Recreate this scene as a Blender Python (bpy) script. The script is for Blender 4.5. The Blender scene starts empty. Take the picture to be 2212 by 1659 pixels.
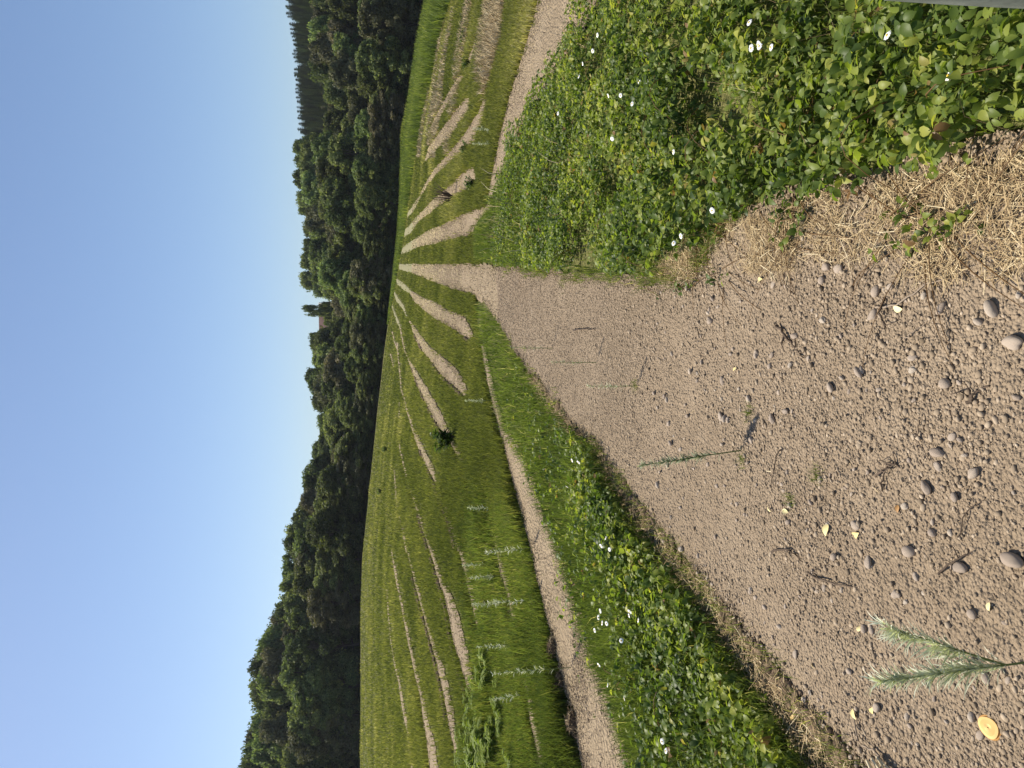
import bpy, math, random
import numpy as np
from mathutils import Vector, Matrix, Quaternion
random.seed(7); R = np.random.default_rng(11)
SC = bpy.context.scene; COL = SC.collection
rad = math.radians
# ------------------------------------------------------------------ camera, world, sun, exposure
FPX, HC, V0 = 740.0, 1.6, 375.0                       # focal length in px of the 1024 side, eye height, eye-level column
PITCH = math.atan((512 - V0) / FPX); CP, SP = math.cos(PITCH), math.sin(PITCH)
FWD = Vector((0, CP, -SP)); UPV = Vector((0, SP, CP)); RGT = Vector((1, 0, 0))
cd = bpy.data.cameras.new('camera'); cam = bpy.data.objects.new('camera', cd); COL.objects.link(cam)
cd.sensor_width = 36; cd.lens = FPX / 1024 * 36; cd.clip_start = 0.05; cd.clip_end = 5000
M = Matrix((-UPV, RGT, -FWD)).transposed().to_4x4(); M.translation = (0, 0, HC)   # the phone was held on its side
cam.matrix_world = M; SC.camera = cam
SUN_EL, SUN_AZ = rad(56), rad(-48)                    # azimuth from +Y, negative = towards -X
sdir = Vector((math.sin(SUN_AZ) * math.cos(SUN_EL), math.cos(SUN_AZ) * math.cos(SUN_EL), math.sin(SUN_EL)))
W = bpy.data.worlds.new('World'); SC.world = W; W.use_nodes = True
nt = W.node_tree; bg = nt.nodes['Background']; sky = nt.nodes.new('ShaderNodeTexSky')
sky.sky_type = 'NISHITA'; sky.sun_disc = False; sky.sun_elevation = SUN_EL; sky.sun_rotation = SUN_AZ
sky.air_density = 1.0; sky.dust_density = 1.2; sky.ozone_density = 4.5; sky.altitude = 200
nt.links.new(sky.outputs[0], bg.inputs[0]); bg.inputs[1].default_value = 0.092
sl = bpy.data.lights.new('sun', 'SUN'); sl.energy = 4.9; sl.angle = rad(0.53); sl.color = (1, 0.93, 0.80)
so = bpy.data.objects.new('sun', sl); COL.objects.link(so); so.rotation_euler = (-sdir).to_track_quat('-Z', 'Y').to_euler()
so.location = sdir * 300
VS = SC.view_settings; VS.view_transform = 'Standard'; VS.look = 'None'; VS.gamma = 1; VS.use_curve_mapping = False; VS.exposure = 0.55
SC.cycles.max_bounces = 6; SC.cycles.transparent_max_bounces = 8

# ------------------------------------------------------------------ terrain: one function everything stands on
EDGE = [(1800, 778), (1659, 778), (1300, 779), (1200, 783), (1100, 793), (960, 808), (850, 820), (740, 833), (620, 850), (540, 861),
        (400, 871), (300, 877), (200, 893), (100, 906), (0, 928), (-150, 950)]   # far edge of the field (photo at 2212 wide)
YE = 90.0
def uv(x2, y2): return 768 - np.asarray(y2, float) * 768 / 1659, np.asarray(x2, float) * 1024 / 2212
def ray(u, v):
    a = (u - 384) / FPX; b = (v - 512) / FPX
    dy = CP - b * SP; dz = -SP - b * CP
    return a / dy, dz / dy                                # X per Y, Z per Y
_e = np.array(sorted(EDGE, key=lambda p: -p[0]), float); _u, _v = uv(_e[:, 1], _e[:, 0])
_a, _k = ray(_u, _v); _s = -(HC + _k * YE) / (YE - 3)
def slope(a): return np.interp(a, _a, _s)
def sstep(x, a, b): t = np.clip((x - a) / (b - a), 0, 1); return t * t * (3 - 2 * t)
def zf(X, Y):
    X = np.asarray(X, float); Y = np.asarray(Y, float)
    a = X / np.maximum(Y, 2)
    z = -slope(a) * np.clip(Y - 3, 0, 97)
    z = z + sstep(Y, 125, 290) * sstep(a, -0.02, 0.36) * (24 + 8 * sstep(a, 0.3, 0.6)) + sstep(Y, 120, 220) * 2
    return z
def gp(u, v, lift=0.0):                                   # point of the ground seen at photo position u, v (lift = height above it)
    a, k = ray(np.asarray(u, float), np.asarray(v, float)); h = HC - lift; s = slope(a)
    Y0 = np.where(k < -1e-4, -h / np.minimum(k, -1e-4), 1e6)
    den = k + s
    Y1 = (3 * s - h) / np.where(np.abs(den) < 1e-5, -1e-5, den)
    Y = np.where(Y0 <= 3, Y0, np.where((Y1 > 0) & (Y1 < 98), Y1, 98.0))
    X = a * Y
    return X, Y
def g2(x2, y2, lift=0.0):
    u, v = uv(x2, y2); X, Y = gp(u, v, lift); return X, Y
# ------------------------------------------------------------------ noise
def _h(i, j, s):
    n = (i.astype(np.int64) * 374761393 + j.astype(np.int64) * 668265263 + s * 1442695041) & 0x7fffffff
    n = ((n ^ (n >> 13)) * 1274126177) & 0x7fffffff
    return ((n ^ (n >> 16)) & 0xffff) / 65535.0
def vn(x, y, s=0):
    x = np.asarray(x, float); y = np.asarray(y, float)
    i = np.floor(x); j = np.floor(y); fx = x - i; fy = y - j; fx = fx * fx * (3 - 2 * fx); fy = fy * fy * (3 - 2 * fy)
    a = _h(i, j, s); b = _h(i + 1, j, s); c = _h(i, j + 1, s); d = _h(i + 1, j + 1, s)
    return a + (b - a) * fx + (c - a) * fy + (a - b - c + d) * fx * fy
def fbm(x, y, s=0, o=4):
    t = 0; am = .5
    for k in range(o): t = t + am * vn(x * 2 ** k, y * 2 ** k, s + k * 17); am *= .5
    return t
# ------------------------------------------------------------------ mesh helpers
def build(name, V, F, mat=None, parent=None, tone=None, smooth=False):
    """V (n,3); F = list of int arrays (m,3) or (m,4); tone = per-face float"""
    me = bpy.data.meshes.new(name)
    F = [np.asarray(f, np.int32) for f in F if len(f)]
    V = np.asarray(V, np.float32)
    me.vertices.add(len(V)); me.vertices.foreach_set('co', V.ravel())
    li = np.concatenate([f.ravel() for f in F]); tot = np.concatenate([np.full(len(f), f.shape[1], np.int32) for f in F])
    st = np.concatenate(([0], np.cumsum(tot)[:-1])).astype(np.int32)
    me.loops.add(len(li)); me.loops.foreach_set('vertex_index', li)
    me.polygons.add(len(tot)); me.polygons.foreach_set('loop_start', st); me.polygons.foreach_set('loop_total', tot)
    if smooth: me.polygons.foreach_set('use_smooth', np.ones(len(tot), bool))
    if tone is not None:
        at = me.attributes.new('tone', 'FLOAT', 'FACE'); at.data.foreach_set('value', np.asarray(tone, np.float32))
    me.update(calc_edges=True)
    if mat: me.materials.append(mat)
    o = bpy.data.objects.new(name, me); COL.objects.link(o)
    if parent: o.parent = parent
    return o
def tag(o, label=None, cat=None, group=None, kind=None):
    if label: o['label'] = label
    if cat: o['category'] = cat
    if group: o['group'] = group
    if kind: o['kind'] = kind
    return o
def thing(name, label, cat, loc=(0, 0, 0), group=None):
    o = bpy.data.objects.new(name, None); COL.objects.link(o); o.location = loc; o.empty_display_size = .1
    return tag(o, label, cat, group)
def dup(o, parent=None):
    c = o.copy(); COL.objects.link(c)
    if parent: c.parent = parent
    for ch in list(o.children): dup(ch, c)
    return c
class MB:                                                 # collects pieces into one mesh
    def __init__(s): s.V = []; s.F = {3: [], 4: []}; s.T = {3: [], 4: []}; s.n = 0
    def add(s, V, F, tone=0.5):
        V = np.asarray(V, float); F = np.asarray(F, int); s.V.append(V); k = F.shape[1]
        s.F[k].append(F + s.n); t = np.asarray(tone, float); s.T[k].append(np.full(len(F), float(t)) if t.ndim == 0 else t); s.n += len(V)
    def obj(s, name, mat, parent=None, smooth=False):
        V = np.concatenate(s.V); F = []; T = []
        for k in (3, 4):
            if s.F[k]: F.append(np.concatenate(s.F[k])); T.append(np.concatenate(s.T[k]))
        return build(name, V, F, mat, parent, np.concatenate(T), smooth)
def tube(mb, pts, r0, r1, n=5, tone=.5):
    pts = np.asarray(pts, float); m = len(pts); V = []
    for i in range(m):
        d = pts[min(i + 1, m - 1)] - pts[max(i - 1, 0)]; d /= np.linalg.norm(d) + 1e-9
        x = np.cross(d, (0.31, .93, .17)); x /= np.linalg.norm(x); y = np.cross(d, x)
        r = r0 + (r1 - r0) * i / (m - 1)
        for k in range(n): t = 2 * math.pi * k / n; V.append(pts[i] + r * (math.cos(t) * x + math.sin(t) * y))
    F = [(i * n + k, i * n + (k + 1) % n, (i + 1) * n + (k + 1) % n, (i + 1) * n + k) for i in range(m - 1) for k in range(n)]
    mb.add(V, F, tone)
    mb.add([V[k] for k in range(n)] + [pts[0]], [((k + 1) % n, k, n) for k in range(n)], tone)
    mb.add(V[-n:] + [pts[-1]], [(k, (k + 1) % n, n) for k in range(n)], tone)
# icosphere for stones
def ico(sub):
    t = (1 + 5 ** .5) / 2
    V = [(-1, t, 0), (1, t, 0), (-1, -t, 0), (1, -t, 0), (0, -1, t), (0, 1, t), (0, -1, -t), (0, 1, -t), (t, 0, -1), (t, 0, 1), (-t, 0, -1), (-t, 0, 1)]
    F = [(0, 11, 5), (0, 5, 1), (0, 1, 7), (0, 7, 10), (0, 10, 11), (1, 5, 9), (5, 11, 4), (11, 10, 2), (10, 7, 6), (7, 1, 8), (3, 9, 4), (3, 4, 2), (3, 2, 6), (3, 6, 8), (3, 8, 9), (4, 9, 5), (2, 4, 11), (6, 2, 10), (8, 6, 7), (9, 8, 1)]
    V = [np.array(v) / np.linalg.norm(v) for v in V]
    for _ in range(sub):
        c = {}; G = []
        def mid(a, b):
            k = (min(a, b), max(a, b))
            if k not in c: m = V[a] + V[b]; V.append(m / np.linalg.norm(m)); c[k] = len(V) - 1
            return c[k]
        for a, b, d in F:
            p, q, r = mid(a, b), mid(b, d), mid(d, a); G += [(a, p, r), (b, q, p), (d, r, q), (p, q, r)]
        F = G
    return np.array(V), np.array(F)
ICO = [ico(k) for k in range(4)]
# ------------------------------------------------------------------ materials
def mat(name):
    m = bpy.data.materials.new(name); m.use_nodes = True; n = m.node_tree.nodes; n.clear()
    out = n.new('ShaderNodeOutputMaterial'); return m, n, m.node_tree.links, out
def ramp(n, stops):
    r = n.new('ShaderNodeValToRGB'); e = r.color_ramp.elements
    while len(e) < len(stops): e.new(0.5)
    for el, (p, c) in zip(e, stops): el.position = p; el.color = (*c, 1)
    return r
def leaf_mat(name, stops, trans=.35, rough=.55, objvar=0.0, spec=.12, hue=None):
    m, n, l, out = mat(name)
    at = n.new('ShaderNodeAttribute'); at.attribute_name = 'tone'
    r = ramp(n, stops); l.new(at.outputs['Fac'], r.inputs[0]); col = r.outputs[0]
    if objvar:
        oi = n.new('ShaderNodeObjectInfo'); hs = n.new('ShaderNodeHueSaturation')
        mr = n.new('ShaderNodeMapRange'); mr.inputs[3].default_value = 1 - objvar; mr.inputs[4].default_value = 1 + objvar * 1.2
        l.new(oi.outputs['Random'], mr.inputs[0]); l.new(mr.outputs[0], hs.inputs['Value'])
        ml = n.new('ShaderNodeMath'); ml.operation = 'MULTIPLY'; ml.inputs[1].default_value = 7.31; l.new(oi.outputs['Random'], ml.inputs[0])
        fr = n.new('ShaderNodeMath'); fr.operation = 'FRACT'; l.new(ml.outputs[0], fr.inputs[0])
        m2 = n.new('ShaderNodeMapRange'); m2.inputs[3].default_value = .475; m2.inputs[4].default_value = .515
        l.new(fr.outputs[0], m2.inputs[0]); l.new(m2.outputs[0], hs.inputs['Hue'])
        l.new(col, hs.inputs['Color']); col = hs.outputs[0]
    p = n.new('ShaderNodeBsdfPrincipled'); p.inputs['Roughness'].default_value = rough; p.inputs['Specular IOR Level'].default_value = spec
    l.new(col, p.inputs['Base Color'])
    t = n.new('ShaderNodeBsdfTranslucent'); br = n.new('ShaderNodeMix'); br.data_type = 'RGBA'; br.blend_type = 'MULTIPLY'; br.inputs[0].default_value = 1
    br.inputs[7].default_value = (1.5, 1.6, .7, 1); l.new(col, br.inputs[6]); l.new(br.outputs[2], t.inputs[0])
    mx = n.new('ShaderNodeMixShader'); mx.inputs[0].default_value = trans
    l.new(p.outputs[0], mx.inputs[1]); l.new(t.outputs[0], mx.inputs[2]); l.new(mx.outputs[0], out.inputs[0])
    return m
def tone_mat(name, stops, rough=.85, spec=.2, noise=0, nstr=.4, bump=0):
    m, n, l, out = mat(name); at = n.new('ShaderNodeAttribute'); at.attribute_name = 'tone'
    r = ramp(n, stops); p = n.new('ShaderNodeBsdfPrincipled'); p.inputs['Roughness'].default_value = rough; p.inputs['Specular IOR Level'].default_value = spec
    if noise:
        tc = n.new('ShaderNodeTexCoord'); ns = n.new('ShaderNodeTexNoise'); ns.inputs['Scale'].default_value = noise; ns.inputs['Detail'].default_value = 6
        l.new(tc.outputs['Object'], ns.inputs['Vector'])
        a = n.new('ShaderNodeMath'); a.operation = 'MULTIPLY_ADD'; a.inputs[1].default_value = nstr; a.inputs[2].default_value = -nstr / 2
        l.new(ns.outputs['Fac'], a.inputs[0]); b = n.new('ShaderNodeMath'); b.operation = 'ADD'; l.new(at.outputs['Fac'], b.inputs[0]); l.new(a.outputs[0], b.inputs[1])
        l.new(b.outputs[0], r.inputs[0])
        if bump:
            bp = n.new('ShaderNodeBump'); bp.inputs['Strength'].default_value = .6; bp.inputs['Distance'].default_value = bump
            l.new(ns.outputs['Fac'], bp.inputs['Height']); l.new(bp.outputs[0], p.inputs['Normal'])
    else: l.new(at.outputs['Fac'], r.inputs[0])
    l.new(r.outputs[0], p.inputs['Base Color']); l.new(p.outputs[0], out.inputs[0]); return m
def soil_mat(name, c0, c1, c2, fine=60, bump=.012):
    m, n, l, out = mat(name); tc = n.new('ShaderNodeTexCoord')
    def noise(sc, det=6, ro=.6):
        t = n.new('ShaderNodeTexNoise'); t.inputs['Scale'].default_value = sc; t.inputs['Detail'].default_value = det; t.inputs['Roughness'].default_value = ro
        l.new(tc.outputs['Object'], t.inputs['Vector']); return t
    big, mid, fin = noise(.9, 3), noise(9, 5), noise(fine, 4, .7)
    r = ramp(n, [(.25, c0), (.5, c1), (.75, c2)])
    a = n.new('ShaderNodeMath'); a.operation = 'MULTIPLY_ADD'; a.inputs[1].default_value = .45
    l.new(big.outputs['Fac'], a.inputs[0]); b = n.new('ShaderNodeMath'); b.operation = 'MULTIPLY_ADD'; b.inputs[1].default_value = .3; b.inputs[2].default_value = 0
    l.new(mid.outputs['Fac'], b.inputs[0]); l.new(b.outputs[0], a.inputs[2])
    c = n.new('ShaderNodeMath'); c.operation = 'MULTIPLY_ADD'; c.inputs[1].default_value = .28; l.new(fin.outputs['Fac'], c.inputs[0]); l.new(a.outputs[0], c.inputs[2])
    l.new(c.outputs[0], r.inputs[0])
    vo = n.new('ShaderNodeTexVoronoi'); vo.inputs['Scale'].default_value = fine * 1.3; l.new(tc.outputs['Object'], vo.inputs['Vector'])
    s = n.new('ShaderNodeMath'); s.operation = 'SUBTRACT'; l.new(fin.outputs['Fac'], s.inputs[0]); l.new(vo.outputs['Distance'], s.inputs[1])
    bp = n.new('ShaderNodeBump'); bp.inputs['Strength'].default_value = .9; bp.inputs['Distance'].default_value = bump; l.new(s.outputs[0], bp.inputs['Height'])
    p = n.new('ShaderNodeBsdfPrincipled'); p.inputs['Roughness'].default_value = .95; p.inputs['Specular IOR Level'].default_value = .1
    l.new(r.outputs[0], p.inputs['Base Color']); l.new(bp.outputs[0], p.inputs['Normal']); l.new(p.outputs[0], out.inputs[0]); return m
M_PATH = soil_mat('track_soil', (.17, .127, .084), (.28, .213, .146), (.38, .297, .21), 70, .012)
M_SOIL = soil_mat('field_soil', (.20, .150, .095), (.315, .242, .160), (.41, .322, .218), 26, .03)
M_GREY = soil_mat('grey_soil', (.19, .175, .095), (.26, .24, .135), (.32, .29, .17), 12, .03)
M_TURF = soil_mat('turf_floor', (.08, .085, .028), (.13, .13, .045), (.20, .175, .075), 20, .03)
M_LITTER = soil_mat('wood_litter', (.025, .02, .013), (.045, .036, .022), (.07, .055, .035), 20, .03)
M_STONE = tone_mat('pebble_stone', [(0, (.24, .185, .14)), (.5, (.39, .31, .24)), (.85, (.49, .41, .32)), (1, (.63, .56, .45))], .8, .25, 40, .35, .004)
M_CLOD = tone_mat('soil_crumb', [(0, (.17, .128, .085)), (.5, (.295, .226, .155)), (1, (.48, .385, .28))], .95, .1)
M_CRUMB = tone_mat('strip_crumb', [(0, (.18, .135, .088)), (.5, (.30, .232, .155)), (.75, (.44, .35, .20)), (1, (.56, .45, .255))], .95, .1)
M_STRAW = tone_mat('dry_straw', [(0, (.12, .075, .04)), (.4, (.33, .235, .12)), (.8, (.55, .43, .25)), (1, (.68, .58, .38))], .7, .2)
M_WOOD = tone_mat('dead_wood', [(0, (.06, .042, .03)), (.5, (.16, .115, .08)), (1, (.34, .27, .20))], .85, .2)
M_ROOT = tone_mat('turf_root', [(0, (.05, .035, .022)), (.5, (.13, .092, .06)), (1, (.28, .20, .13))], .95, .1)
M_BARK = tone_mat('bark', [(0, (.05, .042, .034)), (.5, (.10, .085, .068)), (1, (.2, .18, .15))], .9, .15)
G_FIELD = [(0, (.085, .098, .030)), (.35, (.162, .170, .052)), (.65, (.235, .225, .078)), (.85, (.35, .31, .14)), (1, (.53, .46, .26))]
M_GRASS = leaf_mat('field_grass', G_FIELD, .42, .6)
M_LUSH = leaf_mat('lush_grass', [(0, (.075, .10, .028)), (.4, (.140, .18, .048)), (.75, (.235, .26, .075)), (.9, (.33, .32, .12)), (1, (.55, .48, .26))], .42, .6)
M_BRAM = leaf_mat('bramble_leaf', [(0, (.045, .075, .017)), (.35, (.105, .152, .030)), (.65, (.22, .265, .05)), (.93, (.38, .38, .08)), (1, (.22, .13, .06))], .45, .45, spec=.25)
M_FERN = leaf_mat('fern_frond', [(0, (.11, .155, .032)), (.6, (.23, .29, .06)), (1, (.36, .40, .11))], .42, .6)
M_TREE = leaf_mat('broad_leaf', [(0, (.045, .062, .028)), (.5, (.120, .150, .062)), (1, (.26, .29, .115))], .34, .6, .42, spec=.08)
M_BROWN = leaf_mat('dusky_leaf', [(0, (.07, .071, .042)), (.5, (.135, .132, .073)), (1, (.21, .19, .10))], .2, .6, .25, spec=.08)
M_CONI = leaf_mat('conifer_needle', [(0, (.085, .115, .060)), (.5, (.15, .20, .10)), (1, (.24, .28, .14))], .12, .7, .2, spec=.08)
M_SAGE = leaf_mat('grey_weed', [(0, (.16, .19, .11)), (.5, (.36, .39, .27)), (1, (.66, .67, .55))], .2, .6)
M_PETAL = tone_mat('white_petal', [(0, (.75, .75, .72)), (1, (.85, .85, .83))], .6, .3)
M_DISC = tone_mat('yellow_disc', [(0, (.6, .38, .03)), (1, (.75, .5, .05))], .7, .2)
M_STEM = tone_mat('green_stem', [(0, (.06, .11, .02)), (1, (.16, .2, .06))], .6, .3)
M_YLEAF = tone_mat('fallen_leaf', [(0, (.36, .16, .06)), (.5, (.65, .50, .18)), (1, (.80, .70, .38))], .6, .3)
M_ORANGE = tone_mat('cut_wood', [(0, (.30, .14, .04)), (.5, (.62, .34, .10)), (1, (.80, .52, .20))], .7, .3, 30, .3)
M_GREYWOOD = tone_mat('weathered_wood', [(0, (.05, .06, .05)), (.5, (.14, .155, .135)), (1, (.26, .28, .25))], .8, .2, 14, .9, .01)
M_ROOF = tone_mat('roof_tile', [(0, (.05, .026, .023)), (1, (.075, .038, .033))], .85, .2, 3, .3)
M_WALL = tone_mat('pale_render', [(0, (.6, .58, .53)), (1, (.72, .7, .66))], .85, .2)
M_GLASS = tone_mat('window_pane', [(0, (.03, .04, .05)), (1, (.05, .06, .07))], .15, .5)

# ------------------------------------------------------------------ ground sheet
ys = np.concatenate([np.linspace(-10, 3, 40), 3 + np.geomspace(.25, 117, 110), np.linspace(126, 320, 60), np.geomspace(340, 700, 8)])
as_ = np.concatenate([-np.geomspace(1.6, .72, 14), np.linspace(-.7, .7, 140), np.geomspace(.72, 1.6, 14)])
YY = np.repeat(ys, len(as_)); AA = np.tile(as_, len(ys)); XX = AA * np.maximum(YY + 14, 4) * np.where(YY < 3, 1, 1)
ZZ = zf(XX, YY) - .012 - .05 * sstep(YY, 3, 12) * 0
na = len(as_); i = np.arange(len(ys) - 1)[:, None] * na + np.arange(na - 1)[None]; i = i.ravel()
tag(build('ground', np.stack([XX, YY, ZZ], 1), [np.stack([i, i + 1, i + na + 1, i + na], 1)], M_TURF, smooth=True), kind='structure')

yl_ = np.linspace(93.5, 330, 40); al_ = np.linspace(-1.3, 1.2, 120); Yl = np.repeat(yl_, 120); Xl = np.tile(al_, 40) * Yl; kl = (np.arange(39)[:, None] * 120 + np.arange(119)[None]).ravel()
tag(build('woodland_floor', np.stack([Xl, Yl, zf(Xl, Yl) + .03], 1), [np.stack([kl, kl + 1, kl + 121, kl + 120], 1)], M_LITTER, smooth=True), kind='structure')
# ------------------------------------------------------------------ bare strips and track: traced edges laid on the terrain
def pl(pts, t): pts = np.asarray(pts, float); s = np.linspace(0, 1, len(pts)); return np.stack([np.interp(t, s, pts[:, 0]), np.interp(t, s, pts[:, 1])], 1)
def arcpl(pts, t):
    pts = np.asarray(pts, float); d = np.concatenate([[0], np.cumsum(np.hypot(*np.diff(pts, axis=0).T))]); d /= d[-1]
    return np.stack([np.interp(t, d, pts[:, 0]), np.interp(t, d, pts[:, 1])], 1)
POLYS = []                                                # bare outlines on the photo, for keeping plants off
def strip(name, A, B, m, n=60, w=8, amp=.02, off=.006, ragged=.22, keep=True):
    t = np.linspace(0, 1, n); a = arcpl(A, t); b = arcpl(B, t)
    if keep: POLYS.append(np.concatenate([a, b[::-1]]))
    ax, ay = g2(a[:, 0], a[:, 1]); bx, by = g2(b[:, 0], b[:, 1])
    s = np.linspace(0, 1, w)[None]; sd = len(POLYS)
    j0 = (fbm(t * n * .5, t * 0 + sd, 3, 3) - .45)[:, None] * ragged * 1.6; j1 = (fbm(t * n * .5, t * 0 + sd, 9, 3) - .45)[:, None] * ragged * 1.6
    s2 = s + (1 - s) * j0 + s * j1
    X = ax[:, None] * (1 - s2) + bx[:, None] * s2; Y = ay[:, None] * (1 - s2) + by[:, None] * s2
    Z = zf(X, Y) + off + amp * fbm(X * 3, Y * 3, 5) * np.minimum(1, 4 * s * (1 - s))
    k = (np.arange(n - 1)[:, None] * w + np.arange(w - 1)[None]).ravel()
    return tag(build(name, np.stack([X.ravel(), Y.ravel(), Z.ravel()], 1), [np.stack([k, k + 1, k + w + 1, k + w], 1)], m, smooth=True), kind='structure')
def c2(p): return [(486 + .2686 * x, 378 + .2686 * y) for x, y in p]
def c1(p): return [(486 + .2686 * x, .2686 * y) for x, y in p]
def c3(p): return [(486 + .2686 * x, 756 + .2686 * y) for x, y in p]
def c4(p): return [(486 + .2838 * x, 1188 + .2838 * y) for x, y in p]
def c7(p): return [(1026 + .2686 * x, 1227 + .2686 * y) for x, y in p]
def band(p):                                              # (x, y, width) -> two edges
    p = np.asarray(p, float); return [(x - w / 2, y) for x, y, w in p], [(x + w / 2, y) for x, y, w in p]
def S(A, B, m=None, **k): return strip('soil_strip', A, B, m or M_SOIL, **k)
# middle strip, joins the track
S([(890, 570), (950, 570), (1000, 568), (1050, 572), (1095, 578)], [(890, 590), (930, 605), (980, 625), (1020, 635), (1045, 650), (1095, 720)])
S([(862, 570), (890, 570)], [(862, 582), (890, 590)], M_GREY, n=20)
# strips fanning towards the rising side
S(c2([(1500, 935), (1600, 990), (1700, 1030), (1800, 1090), (1920, 1120), (1950, 1180), (2000, 1290)]), c2([(1490, 955), (1520, 1010), (1600, 1080), (1700, 1160), (1800, 1210), (1900, 1280), (1985, 1335)]))
S(c2([(1375, 830), (1440, 870), (1500, 935)]), c2([(1385, 880), (1430, 920), (1490, 955)]), M_GREY, n=24)
S(c2([(1490, 1170), (1560, 1270), (1640, 1370), (1720, 1440), (1800, 1500), (1880, 1570)]) + c3([(1860, 140), (1910, 230), (1945, 320), (1962, 385)]), c2([(1480, 1175), (1520, 1270), (1560, 1370), (1620, 1450)]) + c3([(1640, 60), (1700, 140), (1760, 220), (1840, 290), (1920, 370), (1958, 390)]))
S(c2([(1358, 930), (1390, 980), (1440, 1050), (1470, 1150)]), c2([(1355, 940), (1380, 1020), (1430, 1075), (1465, 1155)]), M_GREY, n=24)
S(c2([(1340, 1030), (1370, 1110), (1400, 1180), (1415, 1225)]), c2([(1335, 1035), (1360, 1120), (1385, 1195), (1410, 1230)]), M_GREY, n=24)
S(c3([(1475, 70), (1510, 110), (1560, 200), (1640, 330), (1700, 430), (1760, 560), (1800, 640), (1850, 740), (1900, 830), (1945, 940)]), c3([(1470, 75), (1500, 150), (1540, 260), (1600, 390), (1650, 480), (1700, 580), (1760, 680), (1830, 770), (1890, 880), (1940, 945)]), n=80)
def ext(p):
    p = [[q[0], q[1], q[2] * (.85 if q[2] > 16 else 1)] for q in p]
    for e, n_ in ((0, 1), (-1, -2)):
        if p[e][2] > 18: d = np.subtract(p[e][:2], p[n_][:2]); d = d / np.hypot(*d) * 30; p[e][0] += d[0]; p[e][1] += d[1]
    return p
def SB(f, p, m=None, **k): a, b = band(ext(p)); return S(f(a), f(b), m, **k)
SB(c3, [(1945, 940, 14), (1985, 1080, 26), (2030, 1200, 46), (2060, 1300, 44), (2085, 1430, 46), (2108, 1605, 30)])
SB(c4, [(2010, 0, 30), (2030, 130, 36), (2050, 300, 40), (2065, 450, 36), (2080, 600, 40), (2095, 720, 26), (2105, 800, 8)])
SB(c3, [(1440, 370, 10), (1470, 500, 14), (1505, 600, 22), (1560, 740, 44), (1620, 870, 62), (1670, 980, 56), (1720, 1080, 44), (1770, 1220, 34), (1820, 1390, 30), (1880, 1590, 30)], n=80)
SB(c4, [(1800, 0, 40), (1840, 130, 50), (1875, 280, 56), (1905, 420, 46), (1930, 560, 34), (1950, 660, 10)])
SB(c3, [(1395, 700, 8), (1415, 820, 12), (1445, 940, 18), (1475, 1060, 18), (1525, 1200, 24), (1570, 1340, 24), (1605, 1460, 24), (1655, 1600, 28)], n=80)
SB(c4, [(1575, 0, 34), (1615, 130, 36), (1650, 250, 40), (1700, 340, 64), (1745, 500, 90), (1790, 700, 104), (1830, 850, 90), (1865, 1000, 70), (1895, 1150, 40), (1905, 1200, 8)], n=80)
SB(c3, [(1375, 1160, 8), (1395, 1280, 16), (1430, 1430, 20), (1460, 1600, 22)])
SB(c4, [(1395, 0, 22), (1425, 120, 24), (1455, 250, 26), (1490, 370, 26), (1525, 500, 24), (1565, 640, 30), (1600, 760, 34), (1640, 880, 52), (1670, 1000, 62), (1700, 1130, 58), (1720, 1250, 62), (1740, 1380, 52), (1765, 1500, 50), (1770, 1590, 8)], n=90)
SB(c4, [(1270, 0, 8), (1290, 110, 16), (1310, 240, 20), (1340, 380, 18), (1365, 500, 20), (1405, 700, 26), (1440, 850, 28), (1465, 970, 30), (1500, 1100, 32), (1530, 1300, 40), (1565, 1450, 62), (1600, 1700, 80)], n=90)
SB(c4, [(1265, 700, 6), (1300, 900, 14), (1330, 1000, 16), (1350, 1150, 22), (1375, 1290, 26), (1405, 1400, 30), (1440, 1700, 34)], n=60)
SB(c7, [(-200 + 365, -330, 20), (190, -160, 40), (235, 40, 60), (300, 250, 50), (345, 480, 80), (390, 700, 80), (425, 900, 60), (445, 1000, 40), (475, 1200, 70), (560, 1550, 90), (600, 1800, 100)], n=90)
for f_, p_ in ((c3, [(1385, -60, 11), (1395, 60, 11), (1410, 200, 12), (1420, 320, 12), (1440, 380, 13)]), (c2, [(1410, 1225, 12), (1430, 1330, 12), (1450, 1420, 12), (1480, 1480, 13)]), (c2, [(1345, 1260, 10), (1365, 1340, 10), (1385, 1400, 10)]),
               (c3, [(1330, 30, 10), (1350, 100, 11), (1358, 140, 10)]), (c3, [(1405, 420, 8), (1400, 560, 9), (1396, 700, 11)]), (c3, [(1360, 950, 9), (1370, 1060, 10), (1378, 1160, 11)]), (c4, [(1235, 300, 9), (1245, 480, 10), (1265, 700, 10)])):
    SB(f_, p_, n=30, w=4)
# wide strip below the bank
S([(1040, 745), (1055, 830), (1080, 930), (1090, 960), (1100, 1000), (1120, 1080), (1140, 1150), (1160, 1240), (1185, 1340), (1200, 1400), (1220, 1480), (1240, 1560), (1262, 1659), (1290, 1800)],
  [(1048, 742), (1066, 825), (1092, 925), (1118, 955), (1142, 1005), (1172, 1090), (1202, 1170), (1232, 1260), (1262, 1340), (1295, 1440), (1335, 1530), (1380, 1659), (1430, 1800)], n=140, w=16)
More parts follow.
